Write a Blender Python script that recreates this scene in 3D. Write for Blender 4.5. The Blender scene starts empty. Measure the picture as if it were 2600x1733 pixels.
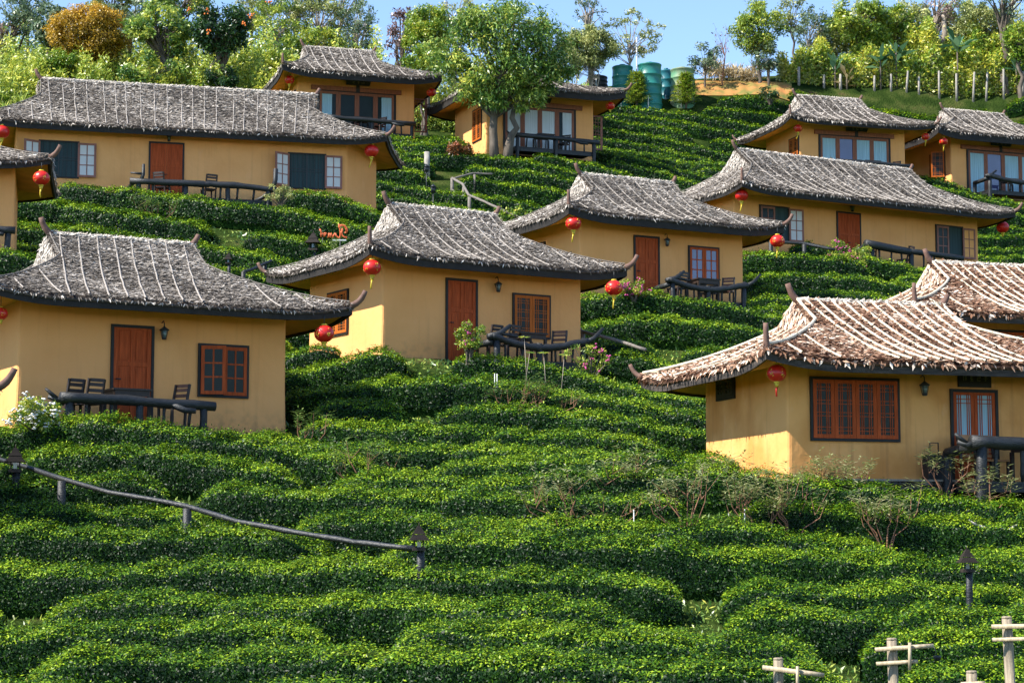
import bpy, math, random
import numpy as np
rng = np.random.default_rng(7); random.seed(7)
R = math.radians
sc = bpy.context.scene
C = sc.collection
# ------------------------------------------------------------------ camera
FPX, YH = 5200.0, 1406.0           # focal length and horizon in photograph pixels (2600 wide)
PITCH = math.atan((YH-866.5)/FPX)
cd = bpy.data.cameras.new('camera'); cam = bpy.data.objects.new('camera', cd); C.objects.link(cam)
cam.location = (0, 0, 0); cam.rotation_euler = (math.pi/2+PITCH, 0, 0)
cd.sensor_width = 36; cd.lens = FPX/2600*36; cd.clip_start = .5; cd.clip_end = 3000
sc.camera = cam
# ------------------------------------------------------------------ sky, sun, exposure
SUN = np.array([-.92, -.39, 0.]); SUN /= np.linalg.norm(SUN)
EL = R(47)
SUNV = np.array([SUN[0]*math.cos(EL), SUN[1]*math.cos(EL), math.sin(EL)])
w = bpy.data.worlds.new('World'); sc.world = w; w.use_nodes = True
nt = w.node_tree; nt.nodes.clear()
sky = nt.nodes.new('ShaderNodeTexSky'); sky.sky_type = 'NISHITA'; sky.sun_disc = False
sky.sun_elevation = EL; sky.sun_rotation = math.atan2(SUN[0], SUN[1])
sky.air_density = 1.0; sky.dust_density = 0; sky.ozone_density = 2.6; sky.altitude = 1800
bg = nt.nodes.new('ShaderNodeBackground'); bg.inputs[1].default_value = .145
wo = nt.nodes.new('ShaderNodeOutputWorld')
nt.links.new(sky.outputs[0], bg.inputs[0]); nt.links.new(bg.outputs[0], wo.inputs[0])
sd = bpy.data.lights.new('sun', 'SUN'); sd.energy = 4.9; sd.angle = R(.5); sd.color = (1, .945, .85)
so = bpy.data.objects.new('sun', sd); C.objects.link(so)
from mathutils import Vector, Matrix
so.rotation_euler = Vector(SUNV).to_track_quat('Z', 'Y').to_euler(); so.location = (-40, 0, 80)
sc.view_settings.view_transform = 'Standard'; sc.view_settings.look = 'None'
sc.view_settings.exposure = 1.05; sc.view_settings.gamma = 1
sc.cycles.max_bounces = 5; sc.cycles.diffuse_bounces = 2; sc.cycles.glossy_bounces = 2
sc.cycles.transmission_bounces = 3; sc.cycles.transparent_max_bounces = 6
sc.cycles.caustics_reflective = False; sc.cycles.caustics_refractive = False
# ------------------------------------------------------------------ pixel helpers (2600 px photograph)
_c, _s = math.cos(PITCH), math.sin(PITCH)
def at(px, py, Y):
    u = (px-1300)/FPX; v = (866.5-py)/FPX
    d = np.array([u, _c-_s*v, _s+_c*v]); return d*(Y/d[1])
# ------------------------------------------------------------------ mesh helpers
def link(name, me, parent=None, mats=()):
    o = bpy.data.objects.new(name, me); C.objects.link(o)
    for m in mats: me.materials.append(m)
    if parent is not None: o.parent = parent
    return o
def tag(o, label=None, cat=None, group=None, kind=None):
    if label: o['label'] = label
    if cat: o['category'] = cat
    if group: o['group'] = group
    if kind: o['kind'] = kind
    return o
def thing(name, label, cat, loc=(0, 0, 0), rz=0, group=None):
    o = bpy.data.objects.new(name, None); C.objects.link(o); o.empty_display_size = .2
    o.location = loc; o.rotation_euler = (0, 0, rz)
    return tag(o, label, cat, group)
class MB:
    """collects shapes, build() links them as one mesh object"""
    def __init__(s): s.V = []; s.F = []; s.M = []; s.n = 0; s.S = []
    def add(s, V, F, m=0, smooth=False):
        s.V += [tuple(map(float, v)) for v in V]
        s.F += [tuple(i+s.n for i in f) for f in F]; s.M += [m]*len(F); s.S += [smooth]*len(F); s.n += len(V); return s
    def box(s, a, b, m=0, T=None):
        x0, y0, z0 = a; x1, y1, z1 = b
        V = [(x0, y0, z0), (x1, y0, z0), (x1, y1, z0), (x0, y1, z0), (x0, y0, z1), (x1, y0, z1), (x1, y1, z1), (x0, y1, z1)]
        if T is not None: V = [T @ Vector(v) for v in V]
        return s.add(V, [(0, 3, 2, 1), (4, 5, 6, 7), (0, 1, 5, 4), (1, 2, 6, 5), (2, 3, 7, 6), (3, 0, 4, 7)], m)
    def bar(s, p, q, w, h, m=0):
        """box beam from p to q"""
        p = Vector(p); q = Vector(q); d = (q-p); L = d.length; d.normalize()
        up = Vector((0, 0, 1)) if abs(d.z) < .95 else Vector((0, 1, 0))
        x = d.cross(up).normalized(); y = x.cross(d).normalized()
        V = []
        for t in (p, q):
            for a, b in ((-1, -1), (1, -1), (1, 1), (-1, 1)): V.append(t+x*a*w/2+y*b*h/2)
        return s.add(V, [(0, 1, 2, 3), (7, 6, 5, 4), (0, 4, 5, 1), (1, 5, 6, 2), (2, 6, 7, 3), (3, 7, 4, 0)], m)
    def tube(s, pts, rad, n=7, m=0, jit=0, caps=True):
        pts = [np.array(p, float) for p in pts]; k = len(pts)
        if not hasattr(rad, '__len__'): rad = [rad]*k
        V = []
        prev = None
        for i, p in enumerate(pts):
            d = pts[min(i+1, k-1)]-pts[max(i-1, 0)]; d = d/(np.linalg.norm(d)+1e-9)
            ref = np.array([0, 0, 1.]) if abs(d[2]) < .9 else np.array([0, 1., 0])
            if prev is not None: ref = prev
            a = np.cross(d, ref); a /= (np.linalg.norm(a)+1e-9); b = np.cross(a, d); prev = b
            for j in range(n):
                t = 2*math.pi*j/n; r = rad[i]*(1+(random.uniform(-jit, jit) if jit else 0))
                V.append(p+a*math.cos(t)*r+b*math.sin(t)*r)
        F = [(i*n+j, i*n+(j+1) % n, (i+1)*n+(j+1) % n, (i+1)*n+j) for i in range(k-1) for j in range(n)]
        if caps: F += [tuple(range(n-1, -1, -1)), tuple(range((k-1)*n, k*n))]
        return s.add(V, F, m, True)
    def lathe(s, prof, c=(0, 0, 0), n=16, m=0, rib=0, nr=12):
        V = []; cx, cy, cz = c
        for r, z in prof:
            for j in range(n):
                t = 2*math.pi*j/n; q = r*(1-rib*abs(math.cos(t*nr/2))) if rib else r
                V.append((cx+q*math.cos(t), cy+q*math.sin(t), cz+z))
        k = len(prof)
        F = [(i*n+j, i*n+(j+1) % n, (i+1)*n+(j+1) % n, (i+1)*n+j) for i in range(k-1) for j in range(n)]
        F += [tuple(range(n-1, -1, -1)), tuple(range((k-1)*n, k*n))]
        return s.add(V, F, m, True)
    def build(s, name, mats, parent=None, smooth=None):
        me = bpy.data.meshes.new(name); me.from_pydata(s.V, [], s.F)
        if not isinstance(mats, (list, tuple)): mats = [mats]
        o = link(name, me, parent, mats)
        me.polygons.foreach_set('material_index', s.M)
        me.polygons.foreach_set('use_smooth', s.S if smooth is None else [smooth]*len(s.F))
        return o
def quads(name, V, t, mats, parent=None, body=None):
    """V: (n,4,3) loose quads with a per-face value t; body = (V, F, matindex) joined in"""
    n = len(V); nb = 0; vv = V.reshape(-1, 3).astype(np.float32)
    loops = np.arange(n*4, dtype=np.int32); starts = np.arange(n, dtype=np.int32)*4; mi = np.zeros(n, np.int32)
    tt = np.asarray(t, np.float32)
    if body is not None:
        bV, bF = body; bV = np.asarray(bV, np.float32); bF = np.asarray(bF, np.int32)
        loops = np.concatenate([loops, (bF+n*4).ravel()]); nb = len(bF)
        starts = np.arange(n+nb, dtype=np.int32)*4; vv = np.concatenate([vv, bV])
        mi = np.concatenate([mi, np.ones(nb, np.int32)]); tt = np.concatenate([tt, np.full(nb, .3, np.float32)])
    me = bpy.data.meshes.new(name)
    me.vertices.add(len(vv)); me.vertices.foreach_set('co', vv.ravel())
    me.loops.add(len(loops)); me.loops.foreach_set('vertex_index', loops)
    me.polygons.add(n+nb); me.polygons.foreach_set('loop_start', starts)
    me.polygons.foreach_set('material_index', mi)
    me.update(calc_edges=True)
    a = me.attributes.new('t', 'FLOAT', 'FACE'); a.data.foreach_set('value', tt)
    return link(name, me, parent, mats)
def unit(a): return a/(np.linalg.norm(a, axis=-1, keepdims=True)+1e-9)
def leaf_quads(P, N, L, wd=.42, up=.35, axis=None, rnd=1.0):
    """pointed leaves at P, facing about N; length L (array or number)"""
    n = len(P); N = unit(N)
    T = rng.normal(size=(n, 3))*rnd
    if axis is not None: T = T+axis
    T[:, 2] += up
    T = unit(T-N*np.sum(T*N, 1, keepdims=True))
    B = np.cross(N, T)
    L = np.broadcast_to(np.asarray(L, float), (n,))[:, None]; W = L*wd
    V = np.empty((n, 4, 3))
    V[:, 0] = P; V[:, 1] = P+T*L*.45+B*W*.5+N*L*.04; V[:, 2] = P+T*L; V[:, 3] = P+T*L*.45-B*W*.5+N*L*.04
    return V
# ------------------------------------------------------------------ materials
def nodes(name):
    m = bpy.data.materials.new(name); m.use_nodes = True; n = m.node_tree; return m, n, n.nodes['Principled BSDF']
def ramp(n, stops):
    r = n.nodes.new('ShaderNodeValToRGB'); e = r.color_ramp.elements
    while len(e) < len(stops): e.new(.5)
    for i, (p, c) in enumerate(stops): e[i].position = p; e[i].color = (*c, 1)
    return r
def mat(name, col, rough=.6, var=.25, scale=6, bump=0, bscale=40, spec=.4, metal=0, stretch=None, col2=None):
    m, n, b = nodes(name)
    tc = n.nodes.new('ShaderNodeTexCoord'); mp = n.nodes.new('ShaderNodeMapping')
    n.links.new(tc.outputs['Object'], mp.inputs[0])
    if stretch: mp.inputs['Scale'].default_value = stretch
    no = n.nodes.new('ShaderNodeTexNoise'); no.inputs['Scale'].default_value = scale; no.inputs['Detail'].default_value = 5
    n.links.new(mp.outputs[0], no.inputs[0])
    c = np.array(col); d = np.array(col2) if col2 else c*(1-var)
    r = ramp(n, [(.32, tuple(d)), (.68, tuple(np.minimum(c*(1+var*.4), 1)))])
    n.links.new(no.outputs[0], r.inputs[0]); n.links.new(r.outputs[0], b.inputs['Base Color'])
    b.inputs['Roughness'].default_value = rough; b.inputs['Metallic'].default_value = metal
    b.inputs['Specular IOR Level'].default_value = spec
    if bump:
        n2 = n.nodes.new('ShaderNodeTexNoise'); n2.inputs['Scale'].default_value = bscale; n2.inputs['Detail'].default_value = 4
        n.links.new(mp.outputs[0], n2.inputs[0])
        bp = n.nodes.new('ShaderNodeBump'); bp.inputs['Strength'].default_value = bump; bp.inputs['Distance'].default_value = .02
        n.links.new(n2.outputs[0], bp.inputs['Height']); n.links.new(bp.outputs[0], b.inputs['Normal'])
    return m
def leafmat(name, stops, rough=.38, trans=.28, spec=.5):
    """colour picked leaf by leaf from the face attribute t"""
    m, n, b = nodes(name)
    at_ = n.nodes.new('ShaderNodeAttribute'); at_.attribute_name = 't'
    r = ramp(n, stops); n.links.new(at_.outputs['Fac'], r.inputs[0]); n.links.new(r.outputs[0], b.inputs['Base Color'])
    b.inputs['Roughness'].default_value = rough; b.inputs['Specular IOR Level'].default_value = spec
    if trans:
        tr = n.nodes.new('ShaderNodeBsdfTranslucent'); mx = n.nodes.new('ShaderNodeMixShader'); mx.inputs[0].default_value = trans
        n.links.new(r.outputs[0], tr.inputs[0]); n.links.new(b.outputs[0], mx.inputs[1]); n.links.new(tr.outputs[0], mx.inputs[2])
        n.links.new(mx.outputs[0], n.nodes['Material Output'].inputs[0])
    return m
def plaster(name, col, amt):
    """painted mud plaster: soft patches, thin rain streaks, soil splash at the foot, a few chips"""
    m, n, b = nodes(name); L = n.links.new
    tc = n.nodes.new('ShaderNodeTexCoord')
    def noise(scale, stretch=(1, 1, 1), det=5, loc=(0, 0, 0)):
        mp = n.nodes.new('ShaderNodeMapping'); mp.inputs['Scale'].default_value = stretch; mp.inputs['Location'].default_value = loc
        L(tc.outputs['Object'], mp.inputs[0]); q = n.nodes.new('ShaderNodeTexNoise'); q.inputs['Scale'].default_value = scale; q.inputs['Detail'].default_value = det
        L(mp.outputs[0], q.inputs[0]); return q.outputs[0]
    def mix(fac, a, bcol):
        x = n.nodes.new('ShaderNodeMix'); x.data_type = 'RGBA'; L(fac, x.inputs[0])
        if isinstance(a, tuple): x.inputs[6].default_value = (*a, 1)
        else: L(a, x.inputs[6])
        x.inputs[7].default_value = (*bcol, 1); return x.outputs[2]
    def rng_(v, a, c, lo, hi):
        x = n.nodes.new('ShaderNodeMapRange'); L(v, x.inputs[0]); x.inputs[1].default_value = a; x.inputs[2].default_value = c; x.inputs[3].default_value = lo; x.inputs[4].default_value = hi; return x.outputs[0]
    def mul(a, c):
        x = n.nodes.new('ShaderNodeMath'); x.operation = 'MULTIPLY'; L(a, x.inputs[0])
        L(c, x.inputs[1]); return x.outputs[0]
    c = mix(rng_(noise(.9), .42, .66, 0, min(1, amt*1.6)), tuple(col), (col[0]*.74, col[1]*.60, col[2]*.42))
    c = mix(rng_(noise(1.0, (7, 7, .35), 3, (3, 1, 0)), .55, .72, 0, amt*.7+.05), c, (col[0]*.50, col[1]*.42, col[2]*.5))
    c = mix(rng_(noise(2.3, (1, 1, .6), 6, (9, 4, 2)), .62, .74, 0, amt*.9), c, (min(1, col[0]*1.03), min(1, col[1]*1.22), col[2]*1.9))
    sp = n.nodes.new('ShaderNodeSeparateXYZ'); L(tc.outputs['Object'], sp.inputs[0])
    foot = rng_(sp.outputs[2], .48, .02, 0, 1)
    c = mix(mul(foot, rng_(noise(5), .45, .65, 0, .4)), c, (.20, .15, .08))
    c = mix(rng_(noise(3.2, (1, 1, 1), 2, (5, 5, 5)), .77, .78, 0, .8), c, (.14, .10, .05))
    L(c, b.inputs['Base Color']); b.inputs['Roughness'].default_value = .9; b.inputs['Specular IOR Level'].default_value = .12
    bp = n.nodes.new('ShaderNodeBump'); bp.inputs['Strength'].default_value = .45; bp.inputs['Distance'].default_value = .03
    L(noise(4.5), bp.inputs['Height']); L(bp.outputs[0], b.inputs['Normal']); return m
M = {}
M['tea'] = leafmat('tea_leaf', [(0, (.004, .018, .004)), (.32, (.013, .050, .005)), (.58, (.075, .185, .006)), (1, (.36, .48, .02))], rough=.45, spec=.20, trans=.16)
M['teabody'] = mat('tea_branches', (.012, .034, .006), .95, .5, 9, bump=.8, bscale=14, spec=.02)
M['thatch'] = leafmat('dry_thatch', [(0, (.05, .042, .036)), (.35, (.16, .138, .116)), (.7, (.37, .325, .28)), (1, (.74, .67, .59))], rough=.8, trans=.08, spec=.15)
M['thatchpale'] = leafmat('pale_thatch', [(0, (.20, .165, .13)), (.4, (.45, .38, .31)), (1, (.86, .78, .68))], rough=.8, trans=.08, spec=.15)
M['thatchbase'] = mat('thatch_base', (.085, .068, .056), .95, .5, 16, bump=.8, bscale=30)
M['brownthatch'] = leafmat('brown_thatch', [(0, (.07, .032, .018)), (.35, (.24, .12, .07)), (.65, (.46, .29, .19)), (1, (.88, .74, .60))], rough=.75, trans=.08, spec=.2)
M['brownbase'] = mat('brown_thatch_base', (.13, .065, .036), .95, .5, 16, bump=.8, bscale=30)
M['batten'] = mat('bamboo_batten', (.36, .32, .28), .75, .4, 30)
M['palebatten'] = mat('pale_batten', (.64, .56, .42), .7, .25, 30)
M['plaster'] = plaster('ochre_plaster', (.88, .425, .155), .15)
M['stained'] = plaster('stained_ochre_plaster', (.86, .43, .15), .5)
M['soffit'] = mat('soffit_boards', (.66, .33, .08), .85, .2, 2)
M['fascia'] = mat('dark_fascia', (.020, .016, .013), .75, .4, 4, bump=.5)
M['horn'] = mat('roof_horn', (.17, .095, .07), .8, .35, 9)
M['frame'] = mat('dark_frame', (.013, .013, .012), .6, .3, 8)
M['redwood'] = mat('red_door_wood', (.46, .085, .022), .6, .3, 3, stretch=(8, 8, .8), bump=.2, spec=.12)
M['orangewood'] = mat('orange_shutter_wood', (.52, .13, .02), .55, .25, 3, stretch=(8, 8, .8), spec=.12)
M['pinkwood'] = mat('weathered_red_wood', (.30, .12, .085), .6, .25, 6)
M['glass'] = mat('dark_window_glass', (.010, .020, .018), .25, .3, 2, spec=.18)
M['skyglass'] = mat('sky_lit_glass', (.10, .10, .20), .05, .2, 1, spec=1.0)
M['curtain'] = mat('blue_curtain', (.36, .55, .62), .8, .28, 3, stretch=(16, 16, .15))
M['palecurtain'] = mat('pale_curtain', (.62, .68, .70), .8, .14, 3, stretch=(14, 14, .15))
M['darkcurtain'] = mat('dark_curtain', (.03, .06, .065), .8, .5, 3, stretch=(16, 16, .15))
M['paper'] = mat('frosted_pane', (.62, .60, .58), .35, .05, 3)
M['charlog'] = mat('charred_log', (.017, .019, .021), .5, .45, 9, bump=.7, bscale=18, stretch=(1, 1, 3), spec=.5)
M['greylog'] = mat('grey_weathered_log', (.20, .175, .15), .8, .45, 10, bump=.5, stretch=(1, 3, 3))
M['darkfurn'] = mat('dark_furniture_wood', (.035, .022, .016), .5, .35, 8)
M['redfurn'] = mat('brown_chair_wood', (.16, .06, .03), .5, .3, 8)
M['lantern'] = mat('red_lantern_silk', (.62, .018, .012), .35, .2, 5, spec=.5)
M['gold'] = mat('gold_trim', (.70, .50, .04), .45, .2, 9)
M['goldfade'] = mat('faded_gold_paint', (.18, .17, .10), .6, .2, 9)
M['iron'] = mat('lamp_iron', (.02, .025, .028), .45, .3, 9, spec=.5)
M['lampglass'] = mat('lamp_glass', (.16, .22, .22), .1, .2, 9, spec=.8)
M['lampwood'] = mat('lamp_wood', (.035, .024, .018), .7, .4, 9)
M['bark'] = mat('bark', (.13, .105, .08), .9, .45, 5, bump=.7, bscale=12, stretch=(1, 1, .4))
M['palebark'] = mat('pale_bark', (.36, .30, .24), .85, .4, 6, bump=.4, stretch=(1, 1, .5))
M['redtwig'] = mat('red_twig', (.24, .115, .065), .8, .35, 9)
M['whitebark'] = mat('white_bark', (.62, .58, .52), .8, .35, 9)
M['bamboo'] = mat('bamboo_pole', (.46, .37, .24), .55, .35, 5, stretch=(6, 6, .6), bump=.2)
M['bamboogrey'] = mat('weathered_post', (.36, .29, .20), .75, .45, 5, stretch=(8, 8, .5), bump=.5)
M['tank'] = mat('green_tank_plastic', (.025, .20, .17), .42, .25, 1.2, stretch=(1, 1, .4))
M['tankblue'] = mat('blue_tank_plastic', (.02, .16, .20), .42, .25, 1.2)
M['tankmossy'] = mat('mossy_tank', (.05, .20, .11), .6, .6, 1.0, col2=(.26, .22, .12))
M['post'] = mat('concrete_post', (.34, .31, .27), .9, .3, 6)
M['stone'] = mat('plinth_stone', (.13, .115, .10), .9, .6, 5, bump=1, bscale=7)
M['soil'] = mat('orange_soil', (.38, .17, .06), .95, .4, 1.5, col2=(.16, .17, .05), spec=.02)
M['case'] = mat('suitcase_shell', (.018, .020, .024), .45, .3, 6)
M['signred'] = mat('orange_painted_metal', (.62, .13, .04), .5, .25, 5)
M['pink'] = mat('pink_petals', (.70, .10, .34), .6, .3, 9)
M['whitepetal'] = mat('white_petals', (.85, .82, .74), .6, .1, 9)
M['orangepetal'] = mat('orange_petals', (.85, .22, .03), .6, .2, 9)
M['pipe'] = mat('white_pipe', (.62, .63, .62), .5, .1, 9)
G1 = [(0, (.012, .040, .008)), (.5, (.045, .105, .018)), (1, (.17, .22, .05))]
M['mango'] = leafmat('mango_leaf', [(0, (0.036, 0.113, 0.02)), (0.45, (0.198, 0.327, 0.052)), (0.8, (0.514, 0.56, 0.105)), (1, (0.9, 0.841, 0.14))], rough=.34)
M['bright'] = leafmat('bright_leaf', [(0, (0.066, 0.159, 0.013)), (0.5, (0.225, 0.349, 0.03)), (1, (0.675, 0.602, 0.075))])
M['yellowg'] = leafmat('yellow_green_leaf', [(0, (0.06, 0.134, 0.018)), (0.5, (0.252, 0.357, 0.037)), (1, (0.684, 0.654, 0.089))])
M['olive'] = leafmat('olive_leaf', [(0, (0.076, 0.12, 0.033)), (0.5, (0.284, 0.325, 0.098)), (1, (0.717, 0.696, 0.261))])
M['grey'] = leafmat('grey_green_leaf', [(0, (0.034, 0.078, 0.034)), (0.5, (0.138, 0.207, 0.103)), (1, (0.414, 0.466, 0.293))])
M['golden'] = leafmat('golden_leaf', [(0, (0.168, 0.118, 0.013)), (0.45, (0.47, 0.286, 0.025)), (1, (0.9, 0.554, 0.05))])
M['purple'] = leafmat('purple_brown_leaf', [(0, (0.078, 0.039, 0.039)), (0.5, (0.26, 0.156, 0.143)), (1, (0.546, 0.39, 0.338))])
M['dark'] = leafmat('dark_leaf', [(0, (0.01, 0.035, 0.01)), (0.6, (0.032, 0.088, 0.019)), (1, (0.112, 0.208, 0.048))])
M['redleaf'] = leafmat('red_shrub_leaf', [(0, (.05, .02, .01)), (.5, (.15, .09, .02)), (1, (.5, .13, .05))])
M['silver'] = leafmat('pale_narrow_leaf', [(0, (0.084, 0.132, 0.036)), (0.5, (0.288, 0.336, 0.12)), (1, (0.672, 0.648, 0.36))])
M['peach'] = leafmat('narrow_green_leaf', [(0, (0.039, 0.104, 0.026)), (0.5, (0.13, 0.234, 0.052)), (1, (0.364, 0.442, 0.13))])
M['dry'] = leafmat('dry_grass_blade', [(0, (.28, .20, .09)), (1, (.75, .62, .38))], rough=.8, trans=.2)
M['banana'] = leafmat('broad_leaf', [(0, (.03, .11, .05)), (1, (.20, .38, .22))], rough=.3)
M['plainthatch'] = M['thatch']
# ------------------------------------------------------------------ houses: fitted plan values
# D, front overhang, side overhang, corner eave z, fascia bottom z, wall z, ridge z, ridge inset l/r, W, X, Y, Z, angle, splay right
HS = {
 'F1': (4.09, 1.16, 1.10, 2.70, 2.52, 2.46, 4.26, 1.23, 1.48, 6.06, -10.283, 42.396, 2.757, 1.05, 0),
 'C': (4.29, .95, .89, 2.66, 2.43, 2.45, 4.295, 1.33, 1.46, 6.10, -3.314, 51.987, 5.045, 1.021, 0),
 'E': (4.08, .99, .98, 2.71, 2.44, 2.50, 4.33, 1.22, 1.46, 6.23, 2.137, 63.951, 8.051, 1.08, 0),
 'G': (4.18, 1.26, 1.0, 2.69, 2.50, 2.53, 4.02, 1.19, 1.60, 6.09, 5.28, 39.212, 1.106, 1.278, 0),
 'B1': (4.10, 1.38, 1.0, 2.92, 2.62, 2.66, 4.61, .73, 1.57, 5.67, -10.061, 94.259, 19.604, 1.27, 0),
 'D1': (4.12, 1.28, 1.08, 2.69, 2.50, 2.48, 4.43, .80, 1.46, 5.79, 14.224, 99.771, 18.653, 1.28, 0),
 'B2': (4.22, 1.35, 1.08, 3.01, 2.67, 2.60, 4.25, 1.17, 1.54, 5.41, -1.196, 92.633, 18.492, 1.193, 0),
 'D2': (4.595, 1.199, 1.51, 3.152, 2.786, 2.864, 4.873, 1.121, 1.909, 6.727, 22.623, 104.058, 18.519, 1.202, 0),
 'A': (3.73, .71, 1.37, 2.67, 2.45, 2.49, 4.555, .81, 1.51, 11.70, -17.309, 70.327, 12.425, 1.31, 1.486),
 'H': (4.08, 1.46, .69, 2.59, 2.38, 2.36, 4.553, 1.66, 1.71, 12.02, 8.216, 74.958, 10.898, 1.047, 0),
 'F0': (3.92, .97, .98, 2.76, 2.58, 2.52, 4.25, 1.17, 1.54, 6.10, -20.144, 56.365, 8.423, 1.321, .32),
 'F00': (4.09, 1.16, 1.10, 2.70, 2.52, 2.46, 4.26, 1.23, 1.48, 6.06, -15.35, 31.5, .05, 1.05, 0),
 'G2': (4.0, 1.1, 1.0, 2.68, 2.5, 2.52, 4.10, 1.2, 1.54, 6.1, 9.95, 48.5, 3.12, 1.27, 0),
}
KEYS = 'D o os He Hf Hw Hr rl rr W X Y Z a sr'.split()
H = {k: dict(zip(KEYS, v)) for k, v in HS.items()}
for h in H.values():
    h['rz'] = math.pi/2-h['a']
def toworld(h, x, y, z=0):
    a = h['a']; return np.array([h['X']+x*math.sin(a)-y*math.cos(a), h['Y']+x*math.cos(a)+y*math.sin(a), h['Z']+z])
def tolocal(h, X, Y):
    dx = X-h['X']; dy = Y-h['Y']; a = h['a']
    return dx*math.sin(a)+dy*math.cos(a), -dx*math.cos(a)+dy*math.sin(a)
DECK = {'F1': (.1, 3.7, 2.0), 'C': (2.0, 5.2, 2.0), 'E': (1.9, 5.3, 2.0), 'G': (3.0, 6.4, 1.7), 'B1': (.9, 5.4, 1.8), 'B2': (.7, 5.0, 1.8),
        'D1': (.9, 5.2, 1.8), 'D2': (.8, 6.0, 2.0), 'A': (3.7, 8.9, 1.9), 'H': (4.5, 9.6, 1.9), 'F0': (4.5, 6.0, 1.6)}
# ------------------------------------------------------------------ terrain: thin plate spline through known ground points
pts = []
GB = {'G': .32}
for k, h in H.items():
    g = GB.get(k, 0)
    for fx in ((0, 1) if h['W'] < 8 else (0, .5, 1)):
        x = fx*h['W']
        for y, z in ((-2.3, -.80), (-.2, -.12), (h['D'], .1), (h['D']+2.2, .75)):
            if k[0] in 'BD' and y < 0: z -= .35 if y < -1 else .1
            p = toworld(h, x, y, z+g*(1 if y > -1 else .2)); pts.append(p)
def yr(Y): return Y if Y < 103 else 103+(Y-103)*.5
for px, py, Y in ((0, 1735, 28), (650, 1733, 28), (1300, 1733, 28), (2000, 1733, 28), (2600, 1733, 28), (3000, 1740, 28),
                  (1650, 266, 125), (1560, 268, 125), (1850, 240, 128), (1950, 238, 128), (1700, 209, 133), (1850, 208, 133), (1960, 207, 134),
                  (2130, 216, 134), (2300, 214, 134), (2600, 226, 134), (2900, 232, 134), (700, 235, 125), (300, 235, 125), (0, 240, 122), (-400, 240, 122), (1250, 255, 125)):
    pts.append(at(px, py, yr(Y)))
for x in (-12, 0, 12): pts.append((x, 21, -2.75)); pts.append((x, 12, -2.6)); pts.append((x, -4, -1.9))
for x in (-60, -35, 0, 35, 60): pts.append((x, 165, 17)); pts.append((x*.8, 134, 25.5))
for y, z in ((40, 2.8), (70, 11), (100, 20)): pts.append((-38, y, z+1)); pts.append((42, y, z-2.2))
pts = np.array(pts, float)
def _U(r2): return np.where(r2 > 0, r2*np.log(r2+1e-12), 0)
_P = pts[:, :2]/50; _n = len(_P)
_A = np.zeros((_n+3, _n+3)); _d = ((_P[:, None]-_P[None])**2).sum(-1)
_A[:_n, :_n] = _U(_d)+np.eye(_n)*3e-5; _A[:_n, _n] = 1; _A[:_n, _n+1:] = _P; _A[_n:, :_n] = _A[:_n, _n:].T
_w = np.linalg.solve(_A, np.concatenate([pts[:, 2], [0, 0, 0]]))
def ground(x, y):
    x = np.asarray(x, float); y = np.asarray(y, float); sh = x.shape
    q = np.stack([np.clip(x.ravel(), -75, 75), np.clip(y.ravel(), -20, 185)], 1)/50; out = np.empty(len(q))
    for i in range(0, len(q), 20000):
        b = q[i:i+20000]; out[i:i+20000] = _U(((b[:, None]-_P[None])**2).sum(-1)) @ _w[:_n] + _w[_n]+b @ _w[_n+1:]
    X = x.ravel(); Y = y.ravel()
    f = np.clip((Y-135)/120, 0, 1); f = f*f*(3-2*f); out = out*(1-f)+(8)*f
    g = np.clip((np.abs(X)-75)/150, 0, 1); out = out*(1-g)+np.minimum(out, 6)*g
    return out.reshape(sh)
def gz(x, y): return float(ground(np.array([x]), np.array([y]))[0])
def above(px, py, hgt, Y0=22, Y1=125):
    """depth at which a picture point lies hgt above the terrain"""
    Ys = np.arange(Y0, Y1, .1); u = (px-1300)/FPX; v = (866.5-py)/FPX
    k = Ys/(_c-_s*v); d = (_s+_c*v)*k-ground(u*k, Ys)
    return float(Ys[np.argmax(d < hgt)]) if (d < hgt).any() else Y1
def onground(px, py, Y0=22, Y1=150):
    """first point of the terrain under a picture point"""
    Ys = np.arange(Y0, Y1, .1); u = (px-1300)/FPX; v = (866.5-py)/FPX
    k = Ys/(_c-_s*v); X = u*k; Z = (_s+_c*v)*k
    g = ground(X, Ys); i = np.argmax(g > Z) if (g > Z).any() else len(Ys)-1
    return np.array([X[i], Ys[i], g[i]])
xs = np.unique(np.concatenate([np.linspace(-600, -80, 14), np.arange(-80, 80.1, 1.0), np.linspace(80, 600, 14)]))
ys = np.unique(np.concatenate([np.linspace(-300, -20, 8), np.arange(-20, 190.1, 1.0), np.linspace(190, 1500, 26)]))
GX, GY = np.meshgrid(xs, ys); GZ = ground(GX, GY)
nx, ny = len(xs), len(ys)
gm, gn, gb = nodes('hill_ground')
tc = gn.nodes.new('ShaderNodeTexCoord'); n1 = gn.nodes.new('ShaderNodeTexNoise'); n1.inputs['Scale'].default_value = .9; n1.inputs['Detail'].default_value = 8
gn.links.new(tc.outputs['Object'], n1.inputs[0])
r_ = ramp(gn, [(.30, (.010, .022, .005)), (.5, (.026, .045, .009)), (.62, (.055, .07, .018)), (.75, (.09, .06, .03))])
gn.links.new(n1.outputs[0], r_.inputs[0]); gn.links.new(r_.outputs[0], gb.inputs['Base Color']); gb.inputs['Roughness'].default_value = .95; gb.inputs['Specular IOR Level'].default_value = .02
bp = gn.nodes.new('ShaderNodeBump'); bp.inputs['Strength'].default_value = .9; bp.inputs['Distance'].default_value = .1
n2 = gn.nodes.new('ShaderNodeTexNoise'); n2.inputs['Scale'].default_value = 9; gn.links.new(tc.outputs['Object'], n2.inputs[0])
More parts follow.
